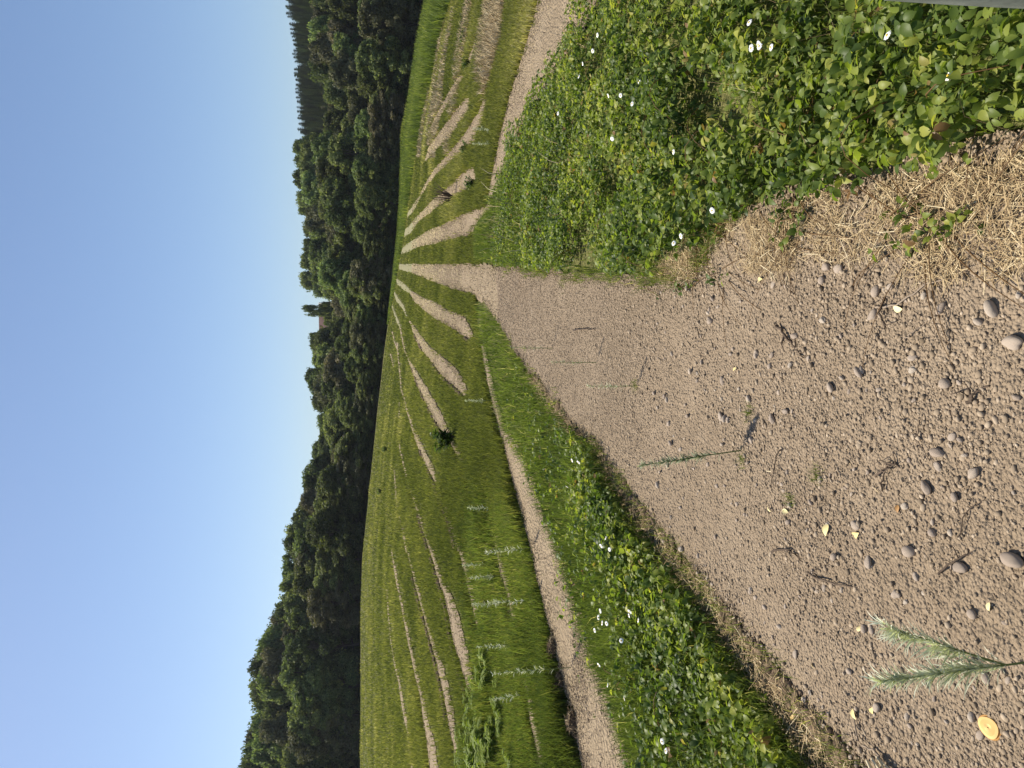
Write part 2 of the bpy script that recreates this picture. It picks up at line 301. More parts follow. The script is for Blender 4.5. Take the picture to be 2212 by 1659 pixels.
# strips on the low side
S(c2([(1550, 500), (1650, 440), (1750, 400), (1850, 350), (1950, 300), (2060, 262), (2110, 255)]), c2([(1540, 580), (1650, 560), (1800, 520), (1950, 490), (2000, 440), (2060, 350), (2105, 300)]))
S(c2([(1408, 605), (1460, 560), (1550, 500)]), c2([(1414, 636), (1470, 620), (1540, 580)]), M_GREY, n=24)
S(c2([(1570, 310), (1640, 240), (1700, 180), (1760, 130), (1840, 60), (1900, 0), (2000, -85)]), c2([(1560, 370), (1620, 330), (1700, 270), (1780, 210), (1900, 150), (1980, 90), (2030, 40)]))
S(c2([(1430, 460), (1480, 410), (1570, 310)]), c2([(1436, 500), (1490, 470), (1560, 370)]), M_GREY, n=24)
S(c1([(1575, 1560), (1610, 1480), (1680, 1370), (1760, 1280), (1840, 1190), (1920, 1090), (1980, 1000), (2040, 900), (2085, 800)]), c1([(1570, 1590), (1640, 1480), (1720, 1390), (1810, 1310), (1900, 1230), (2000, 1150), (2040, 1050), (2090, 900), (2112, 790)]), n=80)
S(c2([(1452, 320), (1500, 265), (1572, 160)]), c2([(1466, 340), (1520, 290), (1570, 190)]), M_GREY, n=24)
S(c1([(1608, 1295), (1640, 1190), (1700, 1100), (1760, 1020), (1840, 920), (1920, 810), (1950, 780)]), c1([(1612, 1305), (1680, 1230), (1750, 1170), (1840, 1080), (1900, 980), (1970, 880), (1985, 790)]))
S(c1([(1650, 1045), (1690, 950), (1740, 860), (1800, 750), (1850, 670), (1900, 590)]), c1([(1662, 1055), (1740, 930), (1790, 860), (1870, 730), (1900, 660), (1935, 600)]))
S(c1([(1930, 530), (1990, 400), (2030, 280)]), c1([(1965, 550), (2015, 420), (2065, 270)]), n=30)
S(c1([(2020, 660), (2045, 620), (2080, 570)]), c1([(2035, 680), (2065, 640), (2095, 590)]), n=20)
S(c1([(2085, 180), (2100, 120), (2110, 60)]), c1([(2100, 190), (2125, 130), (2135, 70)]), n=20)
# cross track on the low side
S([(1048, 462), (1060, 400), (1075, 320), (1090, 260), (1105, 200), (1130, 120), (1150, 60), (1165, 0), (1200, -150)],
  [(1062, 450), (1082, 390), (1104, 330), (1132, 270), (1176, 200), (1226, 130), (1266, 60), (1295, 0), (1390, -150)], n=120, w=16)
PR = [(1075, 577), (1150, 583), (1250, 590), (1330, 592), (1400, 600), (1450, 598), (1490, 595), (1520, 570), (1560, 500), (1600, 450), (1640, 435), (1700, 400), (1760, 380), (1800, 370), (1900, 360), (2050, 310), (2212, 280), (2600, 140), (3400, -100)]
PL = [(1075, 690), (1100, 732), (1140, 792), (1190, 862), (1240, 917), (1290, 967), (1330, 1022), (1380, 1092), (1440, 1162), (1500, 1232), (1560, 1312), (1620, 1382), (1680, 1452), (1740, 1532), (1800, 1602), (1850, 1660), (2212, 2080), (2600, 2500), (3400, 3400)]
pv = np.concatenate([np.linspace(1075, 1400, 320), np.linspace(1401, 2300, 640), np.linspace(2312, 3400, 70)])
pr = np.interp(pv, *np.array(PR).T) + (fbm(pv / 25, pv * 0, 1, 3) - .45) * 30; plf = np.interp(pv, *np.array(PL).T) + (fbm(pv / 30, pv * 0 + 3, 2, 3) - .45) * 40
POLYS.append(np.concatenate([np.stack([pv, pr], 1), np.stack([pv, plf], 1)[::-1]]))
def hpath(X, Y):
    g = .35 + .9 * vn(X * 1.7, Y * 1.7, 6)
    return .016 * fbm(X * 5, Y * 5, 21, 3) + g * (.007 * fbm(X * 24, Y * 24, 4, 2) + .0055 * np.clip(vn(X * 62, Y * 62, 8) - .42, 0, 1) * 1.7 + .0042 * np.clip(vn(X * 125, Y * 125, 9) - .42, 0, 1) * 1.7 + .002 * vn(X * 240, Y * 240, 10))
w = 460; s = np.linspace(0, 1, w)[None]
U2 = pr[:, None] * (1 - s) + plf[:, None] * s; V2 = np.repeat(pv[:, None], w, 1)
X, Y = g2(V2, U2)
Z = zf(X, Y) + .004 + np.clip(4 * 4 * s * (1 - s), 0, 1) * hpath(X, Y)
k = (np.arange(len(pv) - 1)[:, None] * w + np.arange(w - 1)[None]).ravel()
tag(build('dirt_track', np.stack([X.ravel(), Y.ravel(), Z.ravel()], 1), [np.stack([k, k + 1, k + w + 1, k + w], 1)], M_PATH, smooth=True), kind='structure')
# raster of the bare areas in photo coordinates (2212 grid, padded)
PADX, PADY, GW, GH = 400, 400, 3200, 2500
BARE = np.zeros((GH, GW), bool)
def inpoly(P, x, y):
    c = np.zeros(x.shape, bool); px, py = P[:, 0], P[:, 1]; qx, qy = np.roll(px, 1), np.roll(py, 1)
    for i in range(len(P)):
        cond = (py[i] > y) != (qy[i] > y)
        c ^= cond & (x < (qx[i] - px[i]) * (y - py[i]) / (qy[i] - py[i] + 1e-12) + px[i])
    return c
for P in POLYS:
    x0, x1 = int(max(P[:, 0].min(), -PADX)), int(min(P[:, 0].max() + 2, GW - PADX)); y0, y1 = int(max(P[:, 1].min(), -PADY)), int(min(P[:, 1].max() + 2, GH - PADY))
    gx, gy = np.meshgrid(np.arange(x0, x1), np.arange(y0, y1)); BARE[y0 + PADY:y1 + PADY, x0 + PADX:x1 + PADX] |= inpoly(P, gx + .5, gy + .5)
def bare(x2, y2):
    i = np.clip(np.asarray(y2).astype(int) + PADY, 0, GH - 1); j = np.clip(np.asarray(x2).astype(int) + PADX, 0, GW - 1); return BARE[i, j]
def edge_x(y2): e = np.array(sorted(EDGE)); return np.interp(y2, e[:, 0], e[:, 1])
def dist(X, Y): return np.hypot(X, Y)
# ------------------------------------------------------------------ grass
def blades(name, X, Y, h, wd, m, tone, lean=.35, kind='stuff', parent=None, z0=None, wind=(0, 0)):
    N = len(X); Z = zf(X, Y) - .01 if z0 is None else z0
    th = R.uniform(0, 2 * math.pi, N); wx, wy = np.cos(th) * wd / 2, np.sin(th) * wd / 2
    la = R.uniform(0, 2 * math.pi, N); ln = R.uniform(.1, 1, N) * lean * h; lx, ly = np.cos(la) * ln + wind[0] * h, np.sin(la) * ln + wind[1] * h
    B = np.stack([X, Y, Z], 1); Wd = np.stack([wx, wy, wx * 0], 1)
    m1 = B + np.stack([lx * .35, ly * .35, h * .55], 1); tp = B + np.stack([lx, ly, h * (1 - .25 * np.minimum(1, ln / np.maximum(h, 1e-6)))], 1)
    V = np.stack([B - Wd, B + Wd, m1 + Wd * .8, m1 - Wd * .8, tp], 1).reshape(-1, 3)
    o = np.arange(N) * 5
    return build(name, V, [np.stack([o, o + 1, o + 2, o + 3], 1), np.stack([o + 3, o + 2, o + 4], 1)], m, parent, np.concatenate([tone, tone]))
def samp(n, x0, x1, y0, y1, jy=1.0): return R.uniform(x0, x1, n), R.uniform(y0, y1, n)
# field: everything between the far edge and the near banks
def near_limit(y2):                                        # where the near banks begin
    return np.interp(y2, [-200, 0, 200, 330, 460, 570, 640, 700, 760, 860, 950, 1100, 1300, 1500, 1659, 1850], [1200, 1165, 1105, 1075, 1050, 1040, 1030, 1030, 1045, 1060, 1090, 1125, 1175, 1225, 1262, 1300])
N = 520000
y2 = R.uniform(-150, 1810, N); e = edge_x(y2); q = R.random(N); x2 = e + 1 + (near_limit(y2) - e) * q
X, Y = g2(x2, y2); d = dist(X, Y)
pat = fbm(X * .35, Y * .35, 31, 3)
low = sstep(y2, 560, 420)                                   # the low side is rough and unmown
tall = np.clip(vn(X * .5, Y * .22, 40) - .52, 0, 1) * 2.0
hgt = (.06 + .075 * R.random(N) + .15 * tall * (y2 > 900) + low * (.0 + .20 * np.clip(fbm(X * .5, Y * .5, 52, 3) - .35, 0, 1)))
hgt = hgt * (1 + .8 * sstep(x2, 985, 1040) * sstep(y2, 900, 1100) * np.clip(vn(X * 1.6, Y * 1.6, 44) - .4, 0, 1)); hpx = hgt / np.maximum(d, 1) * FPX * 2.16
mg = hpx * R.uniform(.3, 1.0, N) * (1.6 - .9 * low); ok = ~bare(x2, y2) & ~bare(x2 - mg, y2)
jx, jy = x2 + R.normal(0, 2.8, N), y2 + R.normal(0, 3.5, N); ok &= ~(bare(jx, jy) & (R.random(N) < .6)); ok |= bare(x2, y2) & ~bare(jx, jy) & (x2 < 1100) & (R.random(N) < .16)
fad = sstep(x2, 985, 1085) * 0
X, Y, d, hgt, pat, x2, y2, low, tall = [t[ok] for t in (X, Y, d, hgt, pat, x2, y2, low, tall)]
wd = np.maximum(.004, d / FPX * .85)
dk_ = sstep(x2, 985, 1040) * sstep(y2, 900, 1100); hgt = hgt * (1 + dk_ * 1.6 * np.clip(vn(X * 1.6, Y * 1.6, 44) - .4, 0, 1) + .5 * np.clip(vn(X * .9, Y * .9, 45) - .5, 0, 1))
tone = np.clip(.40 + .9 * (pat - .47) + .5 * (fbm(X * 1.3, Y * .6, 37, 2) - .4) + R.normal(0, .18, len(X)) + .35 * tall * (y2 > 900) + low * .14 - .06 + .3 * low * (vn(X * .25, Y * .25, 77) - .45) * 2, 0, 1)
dark = sstep(x2, 985, 1040) * sstep(y2, 1000, 1150)
sel = R.random(len(X)) < .75 * dark
tag(blades('field_grass', X[~sel], Y[~sel], hgt[~sel], wd[~sel], M_GRASS, tone[~sel], .5), 'olive green grass rows between the bare soil strips of the field', 'grass', kind='stuff')
tag(blades('lush_grass', X[sel], Y[sel], hgt[sel] * 1.0, wd[sel], M_LUSH, np.clip(tone[sel] - .04, 0, 1), .5), 'darker green weedy grass on the near rows of the rising field', 'grass', kind='stuff')
# tall verge under the trees on the low side
N = 60000; y2 = R.uniform(-150, 700, N); e = edge_x(y2); wdt = np.interp(y2, [-150, 0, 200, 420, 560, 700], [70, 55, 40, 22, 10, 5])
x2 = e - 4 + wdt * R.random(N) ** 1.3; X, Y = g2(np.maximum(x2, e + .5), y2); d = dist(X, Y)
pat = fbm(X * .2, Y * .2, 61, 3); hgt = R.uniform(.3, .75, N) * np.interp(y2, [-150, 300, 560, 700], [1.3, 1.1, .7, .4]) * (.5 + pat)
tag(blades('tall_verge', X, Y, hgt, d / FPX * .9, M_LUSH, np.clip(.34 + 1.3 * (pat - .47) + R.normal(0, .16, N), 0, .93), .5), 'bright tall grass verge between the wood and the lower strips', 'grass', kind='stuff')
# dry golden patches in the rough
N = 60000; y2 = R.uniform(-120, 340, N); e = edge_x(y2); x2 = e + 12 + R.random(N) * (near_limit(y2) - 60 - e)
X, Y = g2(x2, y2); d = dist(X, Y); ok = (fbm(X * .12, Y * .30, 88, 3) > .52) & ~bare(x2, y2)
X, Y, d = X[ok], Y[ok], d[ok]
tag(blades('dry_grass', X, Y, R.uniform(.08, .28, len(X)), d / FPX * .7, M_STRAW, np.clip(R.normal(.72, .15, len(X)), 0, 1), .7), 'dry golden grass patches in the rough lower field', 'grass', kind='stuff')

# ------------------------------------------------------------------ near banks: grass
def bank_poly_right(x2, y2):
    edge_top = np.interp(x2, [1040, 1062, 1082, 1104, 1132, 1176, 1226, 1266, 1295, 1390], [480, 450, 390, 330, 270, 200, 130, 60, 0, -150])
    edge_bot = np.interp(x2, [1040, 1075, 1150, 1250, 1330, 1400, 1430, 1500, 1550, 1600, 1640, 1700, 1760, 1830, 1900, 1960, 2050, 2150, 2212, 2400], [560, 572, 578, 582, 575, 588, 592, 560, 520, 470, 480, 440, 405, 410, 420, 360, 350, 370, 340, 250])
    edge_bot = edge_bot + np.interp(x2, [1100, 1450, 1700], [14, 34, 90]) * (fbm(x2 / 45, y2 / 45, 66, 2) - .4)
    return (y2 > edge_top) & (y2 < edge_bot) & (x2 > 1042)
_PL = np.array([(1025, 640)] + PL); 
def left_top(x2): return np.interp(x2, _PL[:, 0], _PL[:, 1])
def bank_poly_left(x2, y2):
    up = left_top(x2) + np.interp(x2, [1075, 1300, 1340, 1450, 1560, 1700, 1900], [0, 0, 15, 40, 40, 80, 110]); lo = near_b(y2)
    return (y2 > up) & (x2 > lo) & (x2 < 1980)
def near_b(y2): return np.interp(y2, [640, 740, 825, 925, 955, 1005, 1090, 1170, 1260, 1340, 1440, 1530, 1659, 1900], [1030, 1048, 1066, 1092, 1118, 1142, 1172, 1202, 1232, 1262, 1295, 1335, 1380, 1450])
# right bank grass (far part) and undergrowth everywhere
N = 150000; x2 = 1042 + (2300 - 1042) * R.random(N) ** 1.9; y2 = R.uniform(-140, 600, N); ok = bank_poly_right(x2, y2) & ~bare(x2, y2)
x2, y2 = x2[ok], y2[ok]; X, Y = g2(x2, y2); d = dist(X, Y); far = sstep(x2, 1230, 1080)
pk = R.random(len(X)) < np.maximum(far, .12); x2, y2, X, Y, d, far = [t[pk] for t in (x2, y2, X, Y, d, far)]
hgt = (.06 + .12 * R.random(len(X))) * (.5 + .5 * far) * (1 + .6 * vn(X * 2, Y * 2, 5)); hgt *= np.where(bare(x2 - hgt / d * FPX * 1.5, y2), .6, 1)
tone = np.clip(.42 + R.normal(0, .15, len(X)) + .25 * (fbm(X, Y, 71, 3) - .47), 0, .88); tone = np.where((R.random(len(X)) < .05) & (far > .3), 1, tone)
tag(blades('bank_grass', X, Y, hgt, np.maximum(.004, d / FPX * .8), M_LUSH, tone, .6), 'green grass with pale seed heads on the bank beside the cross track', 'grass', kind='stuff')
N = 170000; x2 = R.uniform(1035, 1900, N); y2 = R.uniform(640, 1850, N); ok = bank_poly_left(x2, y2) & ~bare(x2, y2); x2, y2 = x2[ok], y2[ok]
X, Y = g2(x2, y2); d = dist(X, Y); br = sstep(x2 - np.interp(y2, [900, 1100, 1300, 1659], [1300, 1330, 1400, 1440]), -40, 60)
pk = R.random(len(X)) < 1 - .6 * br; x2, y2, X, Y, d = [t[pk] for t in (x2, y2, X, Y, d)]
pat = fbm(X * 1.3, Y * 1.3, 91, 3); hgt = (.07 + .13 * R.random(len(X))) * (.6 + .9 * pat)
tone = np.clip(.38 + .8 * (pat - .47) + R.normal(0, .15, len(X)), 0, .9); tone = np.where(R.random(len(X)) < .02, 1, tone)
tag(blades('verge_grass', X, Y, hgt, np.maximum(.0035, d / FPX * .75), M_LUSH, tone, .7), 'fresh green grass verge between the dirt track and the wide soil strip', 'grass', kind='stuff')
N = 60000; y2 = R.uniform(-60, 1750, N); x2 = R.uniform(880, 1420, N); ok = bare(x2, y2) & (x2 < near_limit(y2) + 120) & (R.random(N) < .30) & ~((x2 > 1085) & (y2 > 560) & (y2 < left_top(x2)))
x2, y2 = x2[ok], y2[ok]; X, Y = g2(x2, y2); d = dist(X, Y)
tag(blades('dead_stalks', X, Y, R.uniform(.02, .10, len(X)), np.maximum(.0025, d / FPX * .45), M_WOOD, np.clip(R.normal(.45, .3, len(X)), 0, 1), 1.3), 'short dead stalks standing and lying in the bare soil strips', 'dead stalks', kind='stuff')
TX, TY, TH = [], [], []
for k in range(260):
    e2 = R.uniform(1090, 2000) if k % 2 else R.uniform(1090, 1620)
    yy = (np.interp(e2, *np.array(PR).T) + abs(R.normal(0, 9)) - 4) if k % 2 == 0 else (left_top(e2) - abs(R.normal(0, 16)) + 6)
    X, Y = g2(e2, yy); n = int(R.integers(6, 26)); TX.append(float(X) + R.normal(0, .025, n)); TY.append(float(Y) + R.normal(0, .04, n)); TH.append(R.uniform(.03, .12, n))
TX, TY, TH = map(np.concatenate, (TX, TY, TH))
tag(blades('edge_tufts', TX, TY, TH, np.maximum(.0025, dist(TX, TY) / FPX * .6), M_LUSH, np.clip(R.normal(.5, .25, len(TX)), 0, 1), .9), 'straggling grass tufts creeping over the edges of the dirt track', 'grass', kind='stuff')
# ------------------------------------------------------------------ bramble leaves
def leaves(P, ln, wdt, yaw, tilt, rollv, tone, mb, fold=.25):
    """ovate folded leaflets; P (n,3) base, ln length, yaw heading, tilt up-angle of the midrib"""
    n = len(P)
    f = np.stack([np.cos(yaw) * np.cos(tilt), np.sin(yaw) * np.cos(tilt), np.sin(tilt)], 1)
    sd = np.stack([-np.sin(yaw), np.cos(yaw), yaw * 0], 1); up = np.cross(f, sd)
    c, s = np.cos(rollv)[:, None], np.sin(rollv)[:, None]; sd, up = sd * c + up * s, up * c - sd * s
    V = []
    for t, w_, q in ((0, 0, 0), (.14, .33, .03), (.40, .5, .05), (.72, .36, .0), (1.0, 0, -.14)):
        mid = P + f * (ln * t)[:, None] + up * (ln * q)[:, None]
        if w_ == 0: V.append(mid)
        else:
            jl = R.uniform(.88, 1.12, n); jr = R.uniform(.88, 1.12, n)
            V += [mid - sd * (wdt * w_ * jl)[:, None] + up * (wdt * fold * w_)[:, None], mid, mid + sd * (wdt * w_ * jr)[:, None] + up * (wdt * fold * w_)[:, None]]
    V = np.stack(V, 1).reshape(-1, 3); o = np.arange(n)[:, None] * 11
    tri = np.array([(0, 2, 1), (0, 3, 2), (7, 8, 10), (8, 9, 10)]); qd = np.array([(1, 2, 5, 4), (2, 3, 6, 5), (4, 5, 8, 7), (5, 6, 9, 8)])
    mb.add(V, (o[:, :, None] + tri[None]).reshape(-1, 3), np.repeat(tone, 4))
    mb.F[4].append((o[:, :, None] + qd[None]).reshape(-1, 4) + mb.n - len(V)); mb.T[4].append(np.repeat(tone, 4))
def bramble(name, x2, y2, hmax, label, size=.037):
    mb = MB(); X, Y = g2(x2, y2); n = len(X); d = dist(X, Y)
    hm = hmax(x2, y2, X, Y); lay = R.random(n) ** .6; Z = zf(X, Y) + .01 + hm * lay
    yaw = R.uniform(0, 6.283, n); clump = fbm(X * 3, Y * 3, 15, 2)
    tb = np.clip(.40 + .7 * (clump - .4) + .18 * (lay - .6) + R.normal(0, .19, n), 0, .93); sc = size * R.uniform(.55, 1.25, n) * np.interp(d, [.8, 1.6, 2.5, 5, 12], [.62, .9, 1.05, .95, .9])  # tone rises with height in the mat: sunlit tops put into the colour
    tb = np.where(R.random(n) < .012, 1.0, tb)
    til = R.uniform(-1.0, .75, n)
    base = np.stack([X, Y, Z], 1)
    for k, da in enumerate((0, 1.25, -1.25)):
        use = np.ones(n, bool) if k == 0 else R.random(n) < .8
        yw = yaw + da + R.normal(0, .2, n); L = sc * (1.12 if k == 0 else .92)
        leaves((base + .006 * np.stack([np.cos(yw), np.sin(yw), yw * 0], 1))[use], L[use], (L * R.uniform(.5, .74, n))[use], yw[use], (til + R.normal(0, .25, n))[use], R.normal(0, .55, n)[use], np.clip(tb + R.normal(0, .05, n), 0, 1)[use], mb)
    # arching canes
    for i in R.choice(n, min(n, 70), False):
        L = R.uniform(.2, .5); a = R.uniform(0, 6.283); t = np.linspace(0, 1, 7); hh = max(.04, float(hm[i])) * R.uniform(.5, 1.15)
        p = np.stack([X[i] + math.cos(a) * L * t, Y[i] + math.sin(a) * L * t, 0 * t], 1); p[:, 2] = zf(p[:, 0], p[:, 1]) + hh * np.sin(np.pi * np.clip(t * .8 + .1, 0, 1))
        tube(mb, p, .0022, .0012, 4, 1.0)
    return tag(mb.obj(name, M_BRAM), label, 'brambles', kind='stuff')
def world_samp(n, X0, X1, Y0, Y1):
    X = R.uniform(X0, X1, n); Y = R.uniform(Y0, Y1, n); Z = zf(X, Y)
    rel = np.stack([X, Y, Z - HC], 1); zc = rel @ np.array(FWD); u = 384 + FPX * rel[:, 0] / zc; v = 512 - FPX * (rel @ np.array(UPV)) / zc
    return v * 2212 / 1024, (768 - u) * 1659 / 768, X, Y
x2, y2, X, Y = world_samp(190000, -.3, 8, 1.15, 11)
d = dist(X, Y); ok = bank_poly_right(x2, y2) & (R.random(len(x2)) < np.interp(d, [1.5, 4, 8, 11], [1, .85, .5, .3]))
ok &= (fbm(X * 2.2, Y * 2.2, 201, 2) > .22 + .05 * (x2 > 1300)) & (vn(X * 7, Y * 7, 202) > .28 * (x2 > 1250))
bramble('bramble_bank', x2[ok], y2[ok], lambda a, b, X, Y: np.clip(.12 + .5 * (fbm(X * 1.6, Y * 1.6, 33, 3) - .25), .09, .5) * np.interp(a, [1060, 1250, 1700], [.45, .8, 1.25]), 'dense leafy bramble bank with white daisies beside the dirt track')
x2, y2, X, Y = world_samp(9000, -.4, 2.4, 1.15, 5); c = np.interp(x2, [1430, 1560, 1640, 1760, 1900, 2050, 2212, 2400], [580, 540, 530, 490, 480, 460, 440, 390]); ok = (x2 > 1430) & (np.abs(y2 - c) < 70) & (fbm(X * 5, Y * 5, 404, 2) > .44)
bramble('straw_weeds', x2[ok], y2[ok], lambda a, b, X, Y: np.full(len(X), .05), 'small green weeds sprouting through the straw beside the dirt track', .03)
x2, y2, X, Y = world_samp(85000, -7, .2, 1.6, 8)
d = dist(X, Y); lim = np.interp(y2, [880, 950, 1060, 1180, 1300, 1500, 1659, 1900], [1240, 1210, 1230, 1290, 1350, 1390, 1410, 1450])
ok = bank_poly_left(x2, y2) & (R.random(len(x2)) < sstep(x2 - lim, -30, 90) * .9 + .05)
bramble('bramble_bank', x2[ok], y2[ok], lambda a, b, X, Y: np.clip(.08 + .26 * (fbm(X * 1.3, Y * 1.3, 35, 3) - .2), .03, .4), 'leafy bramble and weed clump on the verge at the picture\'s bottom edge', .038)

# ------------------------------------------------------------------ straw along the track edges
def straws(name, X, Y, L, label, lift=.03, wd=.0011, tmu=.5):
    n = len(X); a = R.uniform(0, 6.283, n); Z = zf(X, Y) + .006 + lift * R.random(n); el = R.normal(0, .22, n); bend = R.normal(0, .8, n)
    f = np.stack([np.cos(a), np.sin(a), np.sin(el)], 1); sd = np.stack([-np.sin(a), np.cos(a), 0 * a], 1); P = np.stack([X, Y, Z], 1)
    W_ = sd * (wd * R.uniform(.6, 1.5, n))[:, None]; up = np.array([[0, 0, .0006]])
    V = []
    for t in (0, .5, 1): c = P + f * (L * (t - .5))[:, None] + sd * (L * bend * (t - .5) ** 2)[:, None]; c[:, 2] = np.maximum(c[:, 2], zf(c[:, 0], c[:, 1]) + .005); V += [c - W_, c + W_]
    V = np.stack(V, 1).reshape(-1, 3); o = np.arange(n) * 6; tn = np.clip(R.normal(tmu, .27, n), 0, 1)
    return tag(build(name, V, [np.concatenate([np.stack([o, o + 1, o + 3, o + 2], 1), np.stack([o + 2, o + 3, o + 5, o + 4], 1)])], M_STRAW, None, np.concatenate([tn, tn])), label, 'straw', kind='stuff')
x2, y2, X, Y = world_samp(260000, -.6, 2.5, 1.1, 6)
c = np.interp(x2, [1430, 1560, 1640, 1760, 1900, 2050, 2212, 2400], [588, 545, 535, 500, 488, 468, 450, 400]); wdt = np.interp(x2, [1430, 1560, 1760, 2000, 2212], [18, 58, 92, 120, 150])
ok = (x2 > 1430) & (np.abs(y2 - c) < wdt * (.35 + 1.1 * fbm(X * 3, Y * 3, 207, 3))) & (R.random(len(X)) < .06 + .94 * sstep(fbm(X * 3.2, Y * 3.2, 3, 3), .26, .46))
straws('straw_mat', X[ok], Y[ok], R.uniform(.02, .12, ok.sum()), 'pale dry straw matted between the bramble bank and the dirt track', .03, .0009, .42)
x2, y2, X, Y = world_samp(190000, -4, .1, 1.2, 9)
c = left_top(x2) + np.interp(x2, [1075, 1330, 1500, 1900], [4, 18, 30, 60]); ok = (x2 > 1090) & (np.abs(y2 - c) < np.interp(x2, [1090, 1330, 1600, 1900], [10, 34, 58, 88]) * (.3 + 1.1 * fbm(X * 2.5, Y * 2.5, 209, 3)))
straws('straw_mat', X[ok], Y[ok], R.uniform(.03, .14, ok.sum()), 'brown dry grass and roots along the ragged verge edge of the dirt track', .03, .0011, .36)
x2, y2, X, Y = world_samp(16000, -.5, 7, 1.3, 11); ok = bank_poly_right(x2, y2) & (R.random(len(X)) < .35 * sstep(fbm(X * 1.5, Y * 1.5, 222, 2), .3, .6)); X, Y = X[ok], Y[ok]
tag(blades('dry_stems', X, Y, R.uniform(.12, .42, len(X)), np.maximum(.0018, dist(X, Y) / FPX * .5), M_STRAW, np.clip(R.normal(.55, .25, len(X)), 0, 1), .8), 'thin dry grass stems poking through the bramble bank', 'dry stems', kind='stuff')
x2, y2, X, Y = world_samp(3000, -3, 2, 1.2, 7); ok = bare(x2, y2) & (R.random(len(X)) < .45)
straws('straw_litter', X[ok], Y[ok], R.uniform(.02, .10, ok.sum()), 'loose bits of straw scattered over the dirt track', .002, .0011, .6)

# ------------------------------------------------------------------ gravel and stones
def stone_mesh(sub, seed):
    V, F = ICO[sub]; r = np.random.default_rng(seed); k = r.normal(0, 1, (5, 3)); f = 1 + .12 * sum(np.sin(V @ k[i] * 2 + i) for i in range(5)) / 1.6
    return V * f[:, None] * np.array([1, r.uniform(.62, .85), r.uniform(.42, .62)]), F
def gravel(name, X, Y, r, m, label, sub=1, onpath=True, tn=0):
    hh = hpath(X, Y) if onpath else .006
    n = len(X); V0s = [stone_mesh(sub, 900 + i)[0] for i in range(12)]; F0 = ICO[sub][1]; nv = len(V0s[0])
    pick = R.integers(0, 12, n); V = np.array(V0s)[pick]; a = R.uniform(0, 6.283, n); c, s = np.cos(a)[:, None], np.sin(a)[:, None]
    x = (V[:, :, 0] * c - V[:, :, 1] * s) * r[:, None]; y = (V[:, :, 0] * s + V[:, :, 1] * c) * r[:, None]; z = V[:, :, 2] * r[:, None]
    V = np.stack([x + X[:, None], y + Y[:, None], z + (zf(X, Y) + .004 + hh + r * .18)[:, None]], 2).reshape(-1, 3)
    F = (np.arange(n)[:, None, None] * nv + F0[None]).reshape(-1, 3)
    return tag(build(name, V, [F], m, None, np.repeat(np.clip(R.normal(.5, .17, n) + tn, 0, 1), len(F0)), True), label, 'gravel', kind='stuff')
x2, y2, X, Y = world_samp(260000, -3.6, 1.6, 1.25, 5.5); d = dist(X, Y); ok = bare(x2, y2) & (x2 > 1240) & (R.random(len(X)) < np.interp(d, [1.5, 3, 5.5], [1, .7, .35]) * (.12 + 1.0 * sstep(fbm(X * 1.6, Y * 1.6, 301, 3), .28, .62)))
X, Y, d = X[ok], Y[ok], d[ok]; r = np.clip(R.lognormal(-5.65, .48, len(X)), .0018, .012)
big = r > .0060
gravel('gravel', X[~big], Y[~big], r[~big], M_CLOD, 'fine crumbly grit covering the dirt track', 0)
gravel('gravel', X[big], Y[big], r[big], M_CLOD, 'coarser crumbs of soil and small gravel over the dirt track', 1)
x2, y2, X, Y = world_samp(420000, -4, 1.6, 3.6, 13); d = dist(X, Y); ok = bare(x2, y2) & (x2 > 1078) & (y2 < left_top(x2) + 5) & (y2 > 540) & (R.random(len(X)) < .55 * np.interp(d, [3.6, 4.6, 7, 13], [.2, 1, .6, .2]))
X, Y, d = X[ok], Y[ok], d[ok]; gravel('far_gravel', X, Y, d / FPX * R.uniform(.35, .95, len(X)), M_CLOD, 'fine grit speckling the far half of the dirt track', 0)
protos = []
for i in range(8):
    V, F = stone_mesh(3, 40 + i); me = bpy.data.meshes.new('pebble'); me.from_pydata(V.tolist(), [], F.tolist()); me.polygons.foreach_set('use_smooth', np.ones(len(F), bool))
    at = me.attributes.new('tone', 'FLOAT', 'FACE'); at.data.foreach_set('value', np.full(len(F), [.45, .55, .62, .38, .7, .5, .58, .8][i], np.float32)); me.materials.append(M_STONE); protos.append(me)
def pebble(X, Y, r, rot, k, label, group=None, sink=.25, sz=1):
    o = bpy.data.objects.new('pebble', protos[k % 8]); COL.objects.link(o); o.scale = (r, r, r * sz); o.rotation_euler = (R.normal(0, .15), R.normal(0, .15), rot)
    o.location = (X, Y, float(zf(X, Y) + hpath(np.array(X), np.array(Y))) + .004 + r * sink); tag(o, label, 'pebble', group); return o
